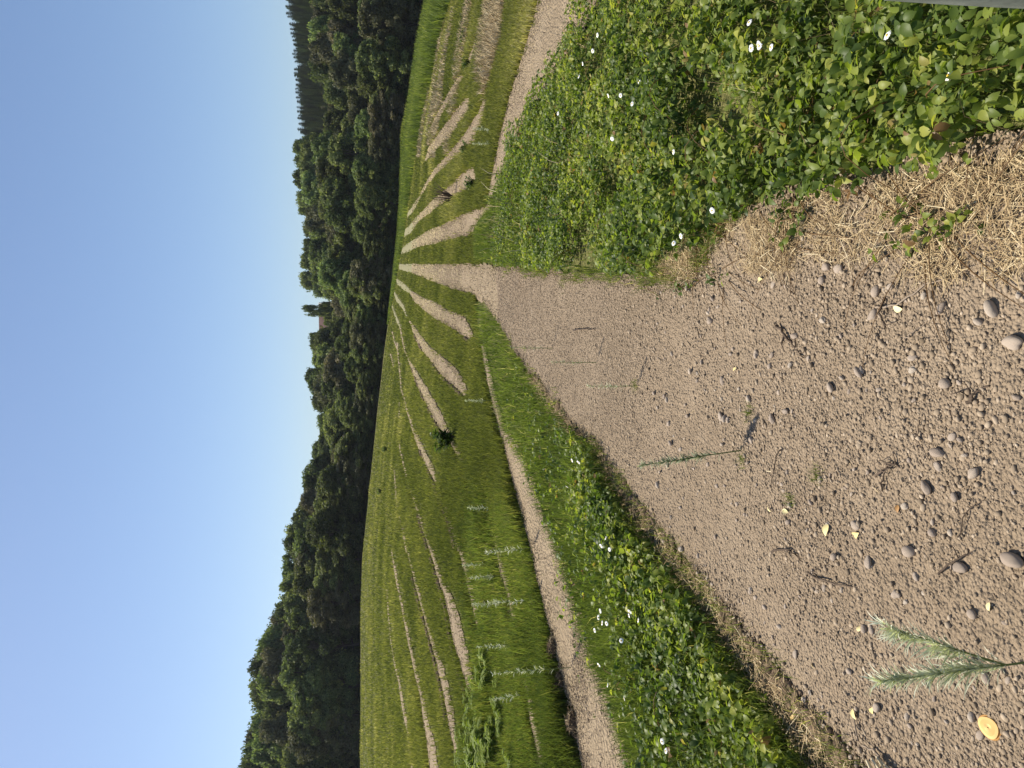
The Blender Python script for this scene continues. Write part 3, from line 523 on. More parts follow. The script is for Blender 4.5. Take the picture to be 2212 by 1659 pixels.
BIG = [(1800, 577, 30, 0.1, 'long tan pebble lying by the straw, farther of a touching pair'), (1824, 580, 27, 0.2, 'long tan pebble lying by the straw, nearer of a touching pair'),
       (1500, 803, 16, 1, 'lone grey pebble far along the middle of the dirt track'), (2042, 977, 30, .3, 'round grey stone with dark shadow in the middle of the dirt track'),
       (2157, 671, 36, -.6, 'long tan cobble lying aslant near the straw end of the dirt track'), (2056, 829, 27, .1, 'rounded tan stone half in shade on the dirt track'),
       (1985, 772, 20, .4, 'small grey pebble of a stacked-looking pair in the dirt track'), (1986, 798, 20, .9, 'small tan pebble touching another grey pebble in the dirt track'),
       (2088, 1226, 34, .3, 'pale angular cobble with twig shadow on the dirt track'), (1860, 1134, 24, .05, 'long brown pebble set upright in the dirt track, beside a yellow bark chip'),
       (2204, 742, 40, .2, 'large pale stone cut by the picture\'s right edge, the upper one'), (2206, 1208, 44, .3, 'large pale stone cut by the picture\'s right edge, the lower one'),
       (1876, 801, 20, -.5, 'flat pebble lying near a curved twig end in the dirt track'), (1906, 630, 26, 1.2, 'flat tan stone nearest the straw mat beside a dead stem'),
       (2072, 944, 20, .8, 'pale pebble close beside the round grey stone'), (1790, 692, 18, .2, 'round grey pebble alone in the upper part of the dirt track'),
       (2047, 666, 26, 1.3, 'flat half-buried tan stone near the long aslant cobble'), (1898, 681, 24, 1.1, 'broad half-buried grey stone beside a dark twig'),
       (1940, 620, 18, .6, 'round pebble in a short row next to the straw'), (1570, 905, 13, .2, 'pale egg-shaped pebble far along the dirt track near a thin weed'),
       (1570, 960, 12, .7, 'pale pebble beside the dark foot of the tall grey weed'), (1712, 1128, 14, .9, 'small pale pebble on the grit near the bank edge'), (1905, 1528, 22, .8, 'smooth grey pebble near the lower bramble clump')]
for k, (a, b, sz, rt, lab) in enumerate(BIG):
    X, Y = g2(a, b); d = math.sqrt(float(X) ** 2 + float(Y) ** 2 + HC ** 2); r = sz * .463 / FPX * d / 2 * .95
    pebble(float(X), float(Y), r, rt + 1.2, k, lab, None, .3, .95)
x2, y2, X, Y = world_samp(9000, -3.2, 1.4, 1.3, 5); ok = np.where(bare(x2, y2) & (x2 > 1420) & (x2 < 2212) & (y2 > 0) & (y2 < 1659) & (y2 > np.interp(x2, [1400, 1800, 2212], [620, 590, 575])))[0]
for k in range(240):
    j = ok[k]; r = float(np.clip(R.lognormal(-4.62, .38), .0065, .022))
    pebble(float(X[j]), float(Y[j]), r, R.uniform(0, 6.28), k, 'small rounded tan pebble lying loose on the dirt track', 'small pebbles scattered over the dirt track', R.uniform(.05, .45))

rx, ry = [], []
for A in (c3([(1510, 150), (1545, 250), (1600, 390), (1655, 500), (1700, 590), (1755, 680)]), c3([(1575, 810), (1610, 900), (1640, 980), (1690, 1080), (1740, 1220), (1800, 1370), (1860, 1590)]), c3([(1510, 1190), (1555, 1330), (1590, 1460), (1640, 1600)]),
          c2([(1530, 1030), (1600, 1100), (1700, 1180), (1800, 1240), (1900, 1300), (1980, 1345)]), c2([(1530, 1290), (1600, 1430)]) , c3([(1640, 70), (1700, 150), (1760, 230), (1850, 310), (1950, 395)]), c4([(1575, 60), (1630, 250), (1680, 420), (1720, 640), (1760, 850), (1860, 1150)]), c4([(1430, 200), (1490, 450), (1550, 640), (1610, 880), (1660, 1100), (1690, 1300)])):
    n = 420; p = arcpl(A, R.random(n)); x2, y2 = p[:, 0] + R.normal(-1.2, 1.0, n), p[:, 1]; X, Y = g2(x2, y2); k_ = vn(X * .6, Y * .6, 19) > .34; rx.append(X[k_]); ry.append(Y[k_])
X, Y = np.concatenate(rx), np.concatenate(ry)
y2 = np.concatenate([R.uniform(-60, 1750, 150000), R.uniform(150, 1000, 60000)]); x2 = np.concatenate([R.uniform(892, 1420, 150000), R.uniform(885, 1000, 60000)]); ok = bare(x2, y2) & (x2 > 888 + 6 * vn(y2 * .1, y2 * 0, 12)) & ~((x2 > 1080) & (y2 > 540) & (y2 < np.interp(x2, np.array(PL)[:, 0], np.array(PL)[:, 1]))); SX, SY = g2(x2[ok], y2[ok]); dd_ = np.hypot(SX, SY)
gravel('strip_clods', SX, SY, dd_ / FPX * R.uniform(.3, 1.1, len(SX)), M_CRUMB, 'dry crumbly clods lying in the bare soil strips', 0, False, .38 * sstep(x2[ok] + 18 * vn(y2[ok] * .06, x2[ok] * .05, 13), 985, 925))
ee = np.concatenate([R.uniform(1090, 1320, 200), R.uniform(1330, 1460, 700), R.uniform(1560, 1900, 900)]); yy = np.interp(ee, np.array(PL)[:, 0], np.array(PL)[:, 1]) + R.normal(2, 11, len(ee)); EX, EY = g2(ee, yy)
gravel('edge_clods', EX, EY, np.clip(R.lognormal(-4.6, .5, len(EX)), .004, .03), M_ROOT, 'dark crumbled earth along the ragged verge edge of the dirt track', 2, False)
gravel('clod_ridge', X, Y, R.uniform(.02, .055, len(X)), M_ROOT, 'crumbling clods, dark as a shadow line, along the upper edges of the bare strips', 1, False)  # clod ridge; its dark colour also paints the shadow line along the strips
# ------------------------------------------------------------------ twigs, leaves and chips on the track
def G(a, b, lift=0.0): X, Y = g2(a, b, lift); return float(X), float(Y), float(zf(X, Y))
def twig(pts, label, r=.004, tone=.4, m=None, forks=0, group=None, lift=.026):
    mb = MB(); P = np.array([G(a, b) for a, b in pts]); P[:, 2] += lift + .006 * np.sin(np.arange(len(P)) * 2.1); t = np.linspace(0, 1, 4 * len(P))
    P = np.stack([np.interp(t, np.linspace(0, 1, len(P)), P[:, i]) for i in range(3)], 1); P += R.normal(0, .0025, P.shape); o = P[0].copy(); P -= o
    tube(mb, P, r, r * .5, 6, tone)
    for f in range(forks):
        i = R.integers(2, len(P) - 2); a = R.uniform(0, 6.28); L = R.uniform(.03, .09); tube(mb, [P[i], P[i] + L * .5 * np.array([math.cos(a), math.sin(a), .3]), P[i] + L * np.array([math.cos(a + .4), math.sin(a + .4), .1])], r * .6, r * .25, 5, tone)
    ob = mb.obj('twig', m or M_WOOD); ob.location = o; return tag(ob, label, 'twig', group)
twig([(1690, 703), (1715, 730), (1730, 755), (1748, 772)], 'curved dark twig lying across the upper dirt track', .006, .2, forks=2)
twig([(1925, 640), (1922, 680), (1924, 710)], 'short dark twig lying beside the broad grey stone', .004, .1, forks=2)
twig([(1905, 1030), (1930, 1010), (1945, 1000), (1962, 1012)], 'bent brown twig with splayed side shoots on the dirt track', .004, .35, forks=5)
twig([(1760, 1240), (1810, 1258), (1868, 1272)], 'long straight brown stem lying on the dirt track near the verge', .0045, .3, forks=1)
twig([(1920, 1060), (1928, 1020), (1945, 1002)], 'thin dark twig leaning over a bent twig on the dirt track', .003, .1)
twig([(2005, 905), (2000, 950), (2030, 1005)], 'thin wiry root curling near the round grey stone', .002, .3)
twig([(1968, 735), (1990, 720), (2020, 690)], 'pale thin stalk lying near a small pebble pair', .0025, .8)
twig([(1905, 665), (1955, 660), (2015, 615), (2060, 600)], 'long bleached stem lying out of the straw onto the dirt track', .0035, .85)
twig([(2085, 1160), (2110, 1100), (2150, 1080)], 'thin dark root lying near the pale angular cobble', .002, .1, forks=1)
twig([(2045, 1240), (2090, 1205), (2120, 1190)], 'crooked dark twig against the pale angular cobble', .0035, .1, forks=3)
twig([(2110, 870), (2125, 850), (2150, 832)], 'stubby dark root end lying on the grit', .005, .2, forks=2)
twig([(1700, 970), (1690, 985), (1675, 1060)], 'short charred twig lying on the dirt track', .003, .1, forks=1)
twig([(1680, 1190), (1720, 1185), (1745, 1215)], 'dark brown bark strip lying near the verge', .005, .15, forks=1)
twig([(1920, 1630), (1880, 1605), (1850, 1530)], 'tall bleached stalk leaning out of the verge onto the dirt track', .004, .8, lift=.03)
twig([(1245, 713), (1270, 711), (1292, 712)], 'straight dark stick lying at the far end of the dirt track', .006, .1)
# bleached stalk bundle
mb = MB(); o = np.array(G(1915, 1640))
for k in range(9):
    a = rad(250) + R.normal(0, .35); L = R.uniform(.06, .15); p = R.normal(0, .014, 3); p[2] = .02 + .006 * k
    tube(mb, [p, p + L * .5 * np.array([math.cos(a), math.sin(a), .15]), p + L * np.array([math.cos(a + .15), math.sin(a + .15), .05])], .005, .003, 6, .95)
b = mb.obj('stalk_bundle', M_STRAW); b.location = o; tag(b, 'bundle of bleached broken stalks at the picture\'s bottom edge', 'stalks')
# orange cut disc
X, Y, Z = G(2152, 1570); root = thing('wood_slice', 'orange oval slice of cut wood lying on the dirt track', 'wood slice', (X, Y, Z + .012))
mb = MB(); n = 28; ringr = [(.04, .016, 1), (.35, .0165, .7), (.7, .0155, .9), (.95, .014, .5), (1, .008, .2), (.96, .0, .1)]; V = []
for rr, z, t in ringr:
    for k in range(n): a = k / n * 6.283; q = .025 * rr * (1 + .05 * math.sin(3 * a + 1)); V.append((q * 1.25 * math.cos(a), q * math.sin(a), z + .002 * math.sin(a)))
for j in range(len(ringr) - 1): mb.add(np.array(V[j * n:(j + 2) * n]), [(k, n + k, n + (k + 1) % n, (k + 1) % n) for k in range(n)], ringr[j][2])
mb.add(np.array(V[:n] + [(0, 0, .0162)]), [(k, (k + 1) % n, n) for k in range(n)], 1)
d = mb.obj('wood_face', M_ORANGE, root, True); root.rotation_euler = (.12, -.08, 1.2)
mb = MB(); t = np.linspace(0, 6.283, 29); P = np.stack([.0255 * 1.25 * np.cos(t), .0255 * np.sin(t), 0 * t + .008 + .002 * np.sin(t)], 1); tube(mb, P, .003, .003, 5, .2); mb.obj('bark_rim', M_ORANGE, root, True)
# fallen yellow leaves and bark chips
for (a, b, sz, t, lab) in [(1648, 608, 22, .8, 'pale yellow curled leaf lying near the straw edge'), (1962, 668, 24, .95, 'pale cream bark chip lying beside thin stalks'), (1712, 1108, 18, .9, 'narrow cream bark strip on the upper dirt track'),
        (1800, 1132, 26, .75, 'yellow bark chip lying beside a long brown pebble'), (1856, 1156, 22, .6, 'yellow-brown chip lying against a long brown pebble'), (1675, 1105, 16, .9, 'small pale yellow leaf on the grit near the verge'),
        (1870, 1352, 14, .8, 'tiny yellow leaf in the middle of the lower dirt track'), (1766, 1430, 12, .8, 'tiny oval yellow leaf nearer the verge'), (1854, 1658 - 128, 20, .7, 'curled yellow leaf with a hole near the lower brambles'),
        (1895, 1540, 16, .6, 'narrow tan leaf near a smooth grey pebble'), (2152, 1330 - 30, 18, .9, 'pale leaf scrap near the grey foreground weed'), (1952, 1090, 16, .1, 'rust brown curled leaf beside the bent twig'), (1600, 795, 14, .7, 'small tan leaf far along the dirt track'),
        (1725, 1560, 22, .3, 'orange-brown dead leaf on the dry verge grass'), (1565, 1380, 20, .2, 'orange-brown dead leaf at the verge edge')]:
    X, Y, Z = G(a, b); d_ = math.sqrt(X * X + Y * Y + HC * HC); L = sz * .463 / FPX * d_ * .95; mb = MB(); one = np.zeros(1)
    leaves(np.array([[0., 0, 0]]), np.array([L]), np.array([L * .6]), one + R.uniform(0, 6.28), one + .25, one + R.normal(0, .4), one + t, mb, .45)
    ob = mb.obj('fallen_leaf', M_YLEAF); ob.location = (X, Y, Z + .02); tag(ob, lab, 'leaf')
# ------------------------------------------------------------------ feathery weeds
def weed(a, b, h, nb, label, tilt=(0, 0), m=None, leaf=.055, tone=.5, group=None, dense=130, spread=.4, wl=.0052, ea=(.3, 1.15)):
    X, Y, Z = G(a, b); root = thing('feathery_weed', label, 'weed', (X, Y, Z), group); sm = MB(); lm = MB()
    for k in range(nb):
        z0 = h * (.15 + .1 * k) if k else 0; an = R.uniform(0, 6.28); t = np.linspace(0, 1, 7); L = h if k == 0 else h * R.uniform(.5, .75)
        base = np.array([tilt[0] * z0, tilt[1] * z0, z0]); out = (0 if k == 0 else spread); an = an if nb != 2 else (.25 if k else 0)
        P = base + np.stack([L * t * (tilt[0] + out * math.cos(an)), L * t * (tilt[1] + out * math.sin(an)), L * t * (1 - .2 * out * t)], 1); P += R.normal(0, .004 * h, P.shape) * t[:, None]
        tube(sm, P, .0022 * (1 + h), .0008, 5, .8)
        n = int(dense * (1 if k == 0 else .6)); tt = .22 + .78 * R.random(n) ** .8; c = np.stack([np.interp(tt, t, P[:, i]) for i in range(3)], 1)
        leaves(c, leaf * R.uniform(.6, 1.2, n) * (1.15 - .6 * tt), np.full(n, wl * leaf / .055), R.uniform(0, 6.28, n), R.uniform(*ea, n), R.normal(0, .5, n), np.clip(tone + .25 * (tt - .4) + R.normal(0, .15, n), 0, 1), lm)
    sm.obj('stem', M_STEM, root); lm.obj('foliage', m or M_SAGE, root); return root
weed(1608, 972, .46, 1, 'tall single-stemmed grey weed with dark foot leaning on the dirt track', (-.14, .12), leaf=.05, tone=.3, dense=240)
weed(1382, 834, .33, 1, 'slender upright pale weed with a small green foot on the far dirt track', leaf=.04, tone=.6, dense=80)
weed(1292, 783, .34, 1, 'thin upright weed on the far dirt track, beside a straight stick', leaf=.04, tone=.35, dense=70)
weed(1197, 752, .42, 1, 'faint thin weed at the farthest end of the dirt track', leaf=.04, tone=.4, dense=60)
weed(2262, 1425, .42, 2, 'bushy pale green weed close to the camera with two long feathery tips', (-.10, .12), leaf=.085, tone=.85, dense=330, spread=.42, wl=.0026, ea=(.75, 1.35))
for (a, b) in [(1376, 830), (1600, 985), (1608, 965)]: pass
for (a, b, h, lab) in [(1062, 865, .34, 'short white stalk in the row beyond the verge, near a narrow strip'), (1068, 1097, .32, 'pale fuzzy stalk among the near grass rows, between two thin strips'), (1154, 1183, .45, 'long whitish stalk rising at the edge of the wide soil strip'), (1058, 1218, .33, 'whitish stalk in the dark weedy row'),
        (1088, 1242, .38, 'pale stalk beside the narrow soil strip'), (1100, 1302, .4, 'greenish white leaning stalk beside the narrow soil strip'), (1160, 1297, .46, 'pale grey-green stalk above a turf clod'), (1121, 1395, .42, 'bright white stalk standing by the second narrow strip'),
        (1236, 1442, .62, 'tall bushy grey stalk between the two largest turf clods'), (1141, 1500, .36, 'faint pale stalk near the bracken patch'), (1070, 280, .34, 'pale stalk at the edge of the cross track, upper of two'), (1069, 309, .34, 'pale stalk at the edge of the cross track, lower of two')]:
    weed(a, b, h, 1, lab, (R.normal(0, .06), 0), leaf=.06, tone=.75, dense=90)
# little green tufts on the track
for (a, b, lab) in [(1380, 830, 'small green tuft at the foot of the slender pale weed'), (1612, 990, 'small dark green tuft at the foot of the tall grey weed'), (1780, 1025, 'tiny green seedling tuft in the middle of the dirt track'), (1628, 890, 'tiny grass tuft on the upper dirt track'), (1718, 1080, 'tiny green sprig near a bark strip')]:
    X, Y, Z = G(a, b); n = 60; o = blades('grass_tuft', R.normal(0, .018, n), R.normal(0, .018, n), R.uniform(.02, .06, n), np.full(n, .0022), M_LUSH, np.clip(R.normal(.4, .15, n), 0, .9), .9, z0=np.zeros(n)); o.location = (X, Y, Z + .006); tag(o, lab, 'grass tuft')
# ------------------------------------------------------------------ daisies
def daisy_proto():
    root = thing('daisy', 'x', 'daisy'); pm = MB(); n = 15
    for k in range(n):
        a = k / n * 6.283 + R.normal(0, .05); c, s = math.cos(a), math.sin(a); L = .019 * R.uniform(.85, 1.1); wv = .0036
        pts = [(.004, 0, 0), (.011, -wv, .001), (.011, wv, .001), (L, -wv * .7, -.002), (L, wv * .7, -.002), (L + .002, 0, -.003)]
        V = np.array([(x * c - y * s, x * s + y * c, z) for x, y, z in pts]); pm.add(V, [(0, 2, 1), (3, 4, 5)], .6); pm.add(V, [(1, 2, 4, 3)], .6)
    pm.obj('petals', M_PETAL, root); V, F = ICO[1]; dm = MB(); dm.add(V * np.array([.0058, .0058, .0035]) + np.array([0, 0, .001]), F, .5); dm.obj('disc', M_DISC, root, True)
    st = MB(); tube(st, [(0, 0, -.002), (.004, .002, -.10), (.002, -.006, -.22)], .0013, .0016, 5, .5); st.obj('stem', M_STEM, root); return root
D0 = daisy_proto(); first = True
DR = [(1618, 48), (1638, 96), (1622, 104), (1640, 100), (1665, 102), (1916, 76), (1290, 76), (1280, 110), (1258, 138), (1205, 245), (1313, 207), (1365, 224), (1454, 328), (1322, 300), (1340, 206), (1380, 176), (1396, 176), (1538, 455), (1455, 525), (1470, 510), (1250, 165), (2048, 163)]
DL = [(1235, 995), (1249, 999), (1225, 1052), (1298, 1180), (1308, 1162), (1316, 1187), (1360, 1322), (1358, 1330), (1378, 1340), (1296, 1320), (1292, 1334), (1300, 1346), (1310, 1347), (1284, 1362), (1342, 1384), (1293, 1437), (1312, 1480), (1348, 1509), (1430, 1602), (1438, 1622)]
for grp, lst, lab, hh in (('daisies in the bramble bank', DR, 'white daisy with yellow centre in the bramble bank', .26), ('daisies on the grass verge', DL, 'small white daisy in the grass verge beside the wide soil strip', .2)):
    for a, b in lst:
        o = D0 if first else dup(D0); first = False; X, Y = g2(a, b, hh); X, Y = float(X), float(Y)
        o.location = (X, Y, float(zf(X, Y)) + hh); o.rotation_euler = (R.uniform(-.25, .5), R.normal(0, .3), R.uniform(-.9, .9)); d_ = math.hypot(X, Y); o.scale = [np.interp(d_, [2, 4, 8], [.66, .7, .85])] * 3
        o['label'] = lab; o['group'] = grp
# ------------------------------------------------------------------ overturned turf clods along the wide strip
for (a, b, sz, lab) in [(1160, 1312, 30, 'smallest dark turf clod, between the pale stalks and the wide strip'), (1199, 1405, 42, 'dark turf clod with ragged roots beside the tall bushy stalk'), (1214, 1490, 52, 'largest ragged turf clod hanging over the wide soil strip'), (1243, 1562, 44, 'matted turf clod nearest the picture\'s bottom edge on the wide strip'), (1350, 1060, 34, 'crumbled dark turf clod on the verge edge of the dirt track'), (1212, 876, 24, 'small brown turf clod at the far verge edge of the dirt track')]:
    X, Y, Z = G(a, b); d_ = math.hypot(X, Y); r = sz * .463 / FPX * d_ / 2; root = thing('turf_clod', lab, 'turf clod', (X, Y, Z)); V, F = ICO[3]
    dsp = 1 + .35 * (fbm(V[:, 0] * 3 + a, V[:, 1] * 3 + V[:, 2] * 2, 5, 3) - .4) * 2; mb = MB(); mb.add(V * dsp[:, None] * np.array([1.2, .8, .55]) * r + np.array([0, 0, r * .25]), F, .35); mb.obj('soil_lump', M_ROOT, root, True)
    n = 420; th = R.uniform(0, 6.28, n); ph = R.uniform(0, 1, n); P = np.stack([1.2 * r * np.cos(th) * np.sqrt(1 - ph ** 2), .8 * r * np.sin(th) * np.sqrt(1 - ph ** 2), .6 * r * ph + r * .2], 1); lm = MB()
    leaves(P, R.uniform(.3, .8, n) * r, np.full(n, .035 * r), R.uniform(0, 6.28, n), R.uniform(-.9, .6, n), R.normal(0, .5, n), np.clip(R.normal(.35, .25, n), 0, 1), lm); lm.obj('root_mat', M_STRAW, root)
# ------------------------------------------------------------------ bracken
def fern_proto():
    root = thing('bracken_fern', 'x', 'fern')
    for k in range(11):
        mb = MB(); a = k / 11 * 6.283 + R.normal(0, .3); L = R.uniform(.42, .7); t = np.linspace(0, 1, 24); o_ = R.uniform(.35, .75); P = np.stack([np.cos(a) * L * t * o_, np.sin(a) * L * t * o_, L * (1.0 * t - .5 * t ** 2.5)], 1); tube(mb, P[::4], .004, .001, 4, .3)
        i = np.arange(4, 24); i = np.repeat(i, 2); sg = np.tile([-1, 1], 20); n = len(i); wl = .34 * L * np.sin(np.pi * np.clip(1.08 - t[i] * .98, 0, 1)) ** .8 + .01
        leaves(P[i], wl, wl * .19, a + sg * 1.15 + R.normal(0, .1, n), R.normal(.05, .15, n), R.normal(0, .25, n), np.clip(.5 + R.normal(0, .2, n), 0, 1), mb, .1)
        mb.obj('frond', M_FERN, root)
    return root
F0 = fern_proto(); first = True
for a, b, s in [(1045, 1470, .8), (1075, 1500, .75), (1010, 1520, .8), (1048, 1535, .9), (1078, 1560, .8), (1020, 1570, .9), (1055, 1590, 1), (1090, 1600, .85), (1012, 1620, .9), (1050, 1640, 1), (1085, 1650, .9), (1030, 1500, .8), (1030, 1685, 1), (1075, 1710, 1), (1062, 1455, .6), (1030, 1540, .8), (1065, 1575, .9), (1038, 1605, .8), (1070, 1622, .9), (1024, 1650, .9), (1066, 1660, 1), (1000, 1580, .8), (998, 1640, .8)]:
    o = F0 if first else dup(F0); first = False; X, Y, Z = G(a + 14, b); o.location = (X, Y, Z - .02); o.scale = [s * R.uniform(.45, .85)] * 3; o.location.x += R.normal(0, .12); o.location.y += R.normal(0, .15); o.rotation_euler = (0, 0, R.uniform(0, 6)); o['label'] = 'bright green bracken fern in the patch on the near field rows'; o['group'] = 'bracken patch at the picture\'s bottom edge'
# ------------------------------------------------------------------ sapling and dead bush in the field, a few dark weeds
def sapling(a, b, h, label, name='sapling', dead=False, cat='sapling', tone=.3):
    X, Y, Z = G(a, b); root = thing(name, label, cat, (X, Y, Z)); st = MB(); lm = MB()
    for k in range(11 if not dead else 26):
        an = R.uniform(0, 6.28); L = h * R.uniform(.5, 1); o_ = R.uniform(.15, .75); t = np.linspace(0, 1, 5); P = np.stack([np.cos(an) * L * o_ * t, np.sin(an) * L * o_ * t, L * t * (1 - .25 * o_ * t)], 1) + R.normal(0, .02 * h, (5, 3)) * t[:, None]; tube(st, P, .008 * h * 2, .004 * h, 5, .2)
        if not dead:
            n = 30; tt = R.uniform(.2, 1, n); c = np.stack([np.interp(tt, t, P[:, i]) for i in range(3)], 1); leaves(c, R.uniform(.18, .3, n) * h, np.full(n, .075 * h), R.uniform(0, 6.28, n), R.uniform(-.3, 1, n), R.normal(0, .5, n), np.clip(R.normal(tone, .15, n), 0, 1), lm)
    st.obj('branches', M_WOOD, root)
    if not dead: lm.obj('foliage', M_BRAM, root)
    return root
sapling(988, 945, .48, 'dark green leafy sapling standing alone on a narrow soil strip', tone=.12)
sapling(985, 428, .75, 'dead twiggy bush on a bare strip of the lower field', 'dead_bush', True, 'bush')
for (a, b, lab) in [(838, 970, 'dark weed clump on the smooth far rise, highest one'), (826, 1060, 'dark weed spot near the far field edge, below the middle trees'), (1012, 80, 'dark round tussock in the rough beside a bare patch, nearest the picture\'s top edge'), (1018, 137, 'dark tussock hanging over a bare patch of the rough'), (1030, 395, 'dark green weed at the foot of a lower strip'), (1018, 318, 'dark weed tuft at the end of a lower strip')]:
    sapling(a, b, .24 if a > 900 else .4, lab, 'weed_clump', False, 'weed', .15)
# ------------------------------------------------------------------ weathered post cut by the picture's edge
X, Y = .579, .90; root = thing('fence_post', 'weathered grey fence post close to the camera, cut by the picture\'s top edge', 'post', (X, Y, 0)); mb = MB(); n = 18; rows = 24; V = []; HP = .893
for j in range(rows):
    z = -.05 + j / (rows - 1) * (HP + .05)
    for k in range(n): a = k / n * 6.283; r = .047 * (1 + .04 * math.sin(3 * a) + .03 * math.sin(7 * a + z * 5) + .02 * math.sin(11 * a - z * 9)); V.append((r * math.cos(a) + .05 * (HP - z), r * math.sin(a), z))
mb.add(V, [(j * n + k, j * n + (k + 1) % n, (j + 1) * n + (k + 1) % n, (j + 1) * n + k) for j in range(rows - 1) for k in range(n)], .35); mb.obj('shaft', M_GREYWOOD, root, True)
mb = MB(); top = np.array(V[-n:]); t2 = top * np.array([.85, .85, 1]) + np.array([0, 0, .010])
mb.add(np.concatenate([top, t2]), [(k, (k + 1) % n, n + (k + 1) % n, n + k) for k in range(n)], .5); mb.add(np.concatenate([t2, [[0, 0, HP + .012]]]), [(k, (k + 1) % n, n) for k in range(n)], .5); mb.obj('post_top', M_GREYWOOD, root)

# ------------------------------------------------------------------ trees
def tree_proto(seed, kind):
    """12 m tall, about 8 m wide; returns (trunk mesh, crown mesh)"""
    r = np.random.default_rng(seed); tr = MB(); H = 12.0; wd = {'round': 4.2, 'tall': 3.1, 'loose': 3.8, 'bush': 4.6}[kind]
    tube(tr, [(0, 0, -.4), (.1, .05, 2), (.25, .1, 5), (.1, .2, 8.5), (.0, .1, 11)], .3, .05, 7, .4)
    nb = {'round': 105, 'tall': 84, 'loose': 78, 'bush': 110}[kind]; z0 = {'round': 1.2, 'tall': 1.0, 'loose': 2.2, 'bush': .4}[kind]; C = []
    for i in range(nb):
        zz = z0 + (H - z0) * ((i + .5) / nb) ** .92; q = (zz - z0) / (H - z0)
        env = wd * math.sqrt(max(.02, 1 - abs((q - .42) / (.60 if q > .42 else .62)) ** 2.3))
        a = r.uniform(0, 6.283); rr = env * math.sqrt(r.uniform(.12, 1)) * r.uniform(.8, 1.12); br = r.uniform(.5, 1.25) * (1 - .15 * q ** 3); C.append((rr * math.cos(a), rr * math.sin(a), min(zz, H - br * .6), br))
    for j in range(0, nb, 5):
        c = np.array(C[j][:3]); b = np.array([.15, .1, max(1, c[2] * .55)]); tube(tr, [b, b * .5 + c * .5 + np.array([0, 0, .25]), c], .09, .02, 4, .4)
    P = []; Nn = []; T = []
    for x, y, z, br in C:
        n = int(330 * br ** 1.6 * (.7 if kind == 'loose' else 1)); v = r.normal(0, 1, (n, 3)); v /= np.linalg.norm(v, axis=1)[:, None]; rad_ = br * r.uniform(.3, 1.3, n) ** .6
        lum = 1 + .3 * np.sin(v @ r.normal(0, 3, 3) + r.uniform(0, 6)); p = np.array([x, y, z]) + v * (rad_ * lum)[:, None] * np.array([1, 1, .78]); P.append(p); Nn.append(v * .75 + r.normal(0, .55, (n, 3)) + np.array([0, 0, .25])); T.append(np.clip(r.normal(.45, .15) + r.normal(0, .20, n), 0, 1))
    P = np.concatenate(P); Nn = np.concatenate(Nn); Nn /= np.linalg.norm(Nn, axis=1)[:, None]; T = np.concatenate(T); n = len(P)
    up = r.normal(0, 1, (n, 3)); a = np.cross(Nn, up); a /= np.linalg.norm(a, axis=1)[:, None]; b = np.cross(Nn, a); s = r.uniform(.11, .26, n)[:, None]
    V = np.stack([P - a * s * 1.25, P - b * s * .62 + Nn * s * .2, P + a * s * 1.25, P + b * s * .62 + Nn * s * .2], 1).reshape(-1, 3); o = np.arange(n) * 4
    return tr, (V, np.stack([o, o + 1, o + 2, o + 3], 1), T)
def conifer_proto(seed):
    r = np.random.default_rng(seed); tr = MB(); H = 12.0; tube(tr, [(0, 0, -.4), (0, 0, 6), (0, 0, 11.8)], .2, .03, 6, .35); V = []; T = []
    for i in range(34):
        z = .6 + 11.2 * i / 33; L = 2.3 * (1 - (z / 12.1)) ** .85 + .12; m = 9 if z < 9 else 6
        for k in range(m):
            a = r.uniform(0, 6.283); dd = np.array([math.cos(a), math.sin(a), 0]); sd = np.array([-dd[1], dd[0], 0]); l = L * r.uniform(.7, 1.15); up = .35 if z > 10.5 else -.15
            for f in np.linspace(.15, 1, 5):
                c = np.array([0, 0, z]) + dd * l * f + np.array([0, 0, l * f * up + r.normal(0, .08)]); wv = .30 * (1.25 - f) * min(1.2, L) + .07; tip = dd * .36 + np.array([0, 0, .05])
                V += [c - sd * wv, c - tip * .6 + np.array([0, 0, .06]), c + sd * wv, c + tip + np.array([0, 0, -.05])]; T.append(float(np.clip(r.normal(.45, .2), 0, 1)))
    V = np.array(V); o = np.arange(len(T)) * 4; return tr, (V, np.stack([o, o + 1, o + 2, o + 3], 1), np.array(T))
PROT = {}
def make(kind, seed, m):
    tr, (V, F, T) = conifer_proto(seed) if kind == 'conifer' else tree_proto(seed, kind)
    root = thing('broadleaf_tree' if kind != 'conifer' else 'conifer_tree', 'x', 'tree'); tr.obj('trunk', M_BARK, root); build('crown', V, [F], m, root, T); return root
KINDS = [('round', 1, M_TREE), ('round', 2, M_TREE), ('tall', 3, M_TREE), ('loose', 4, M_TREE), ('bush', 5, M_TREE), ('round', 6, M_BROWN), ('bush', 7, M_BROWN), ('tall', 8, M_BROWN), ('round', 9, M_TREE), ('bush', 10, M_TREE)]
used = {}
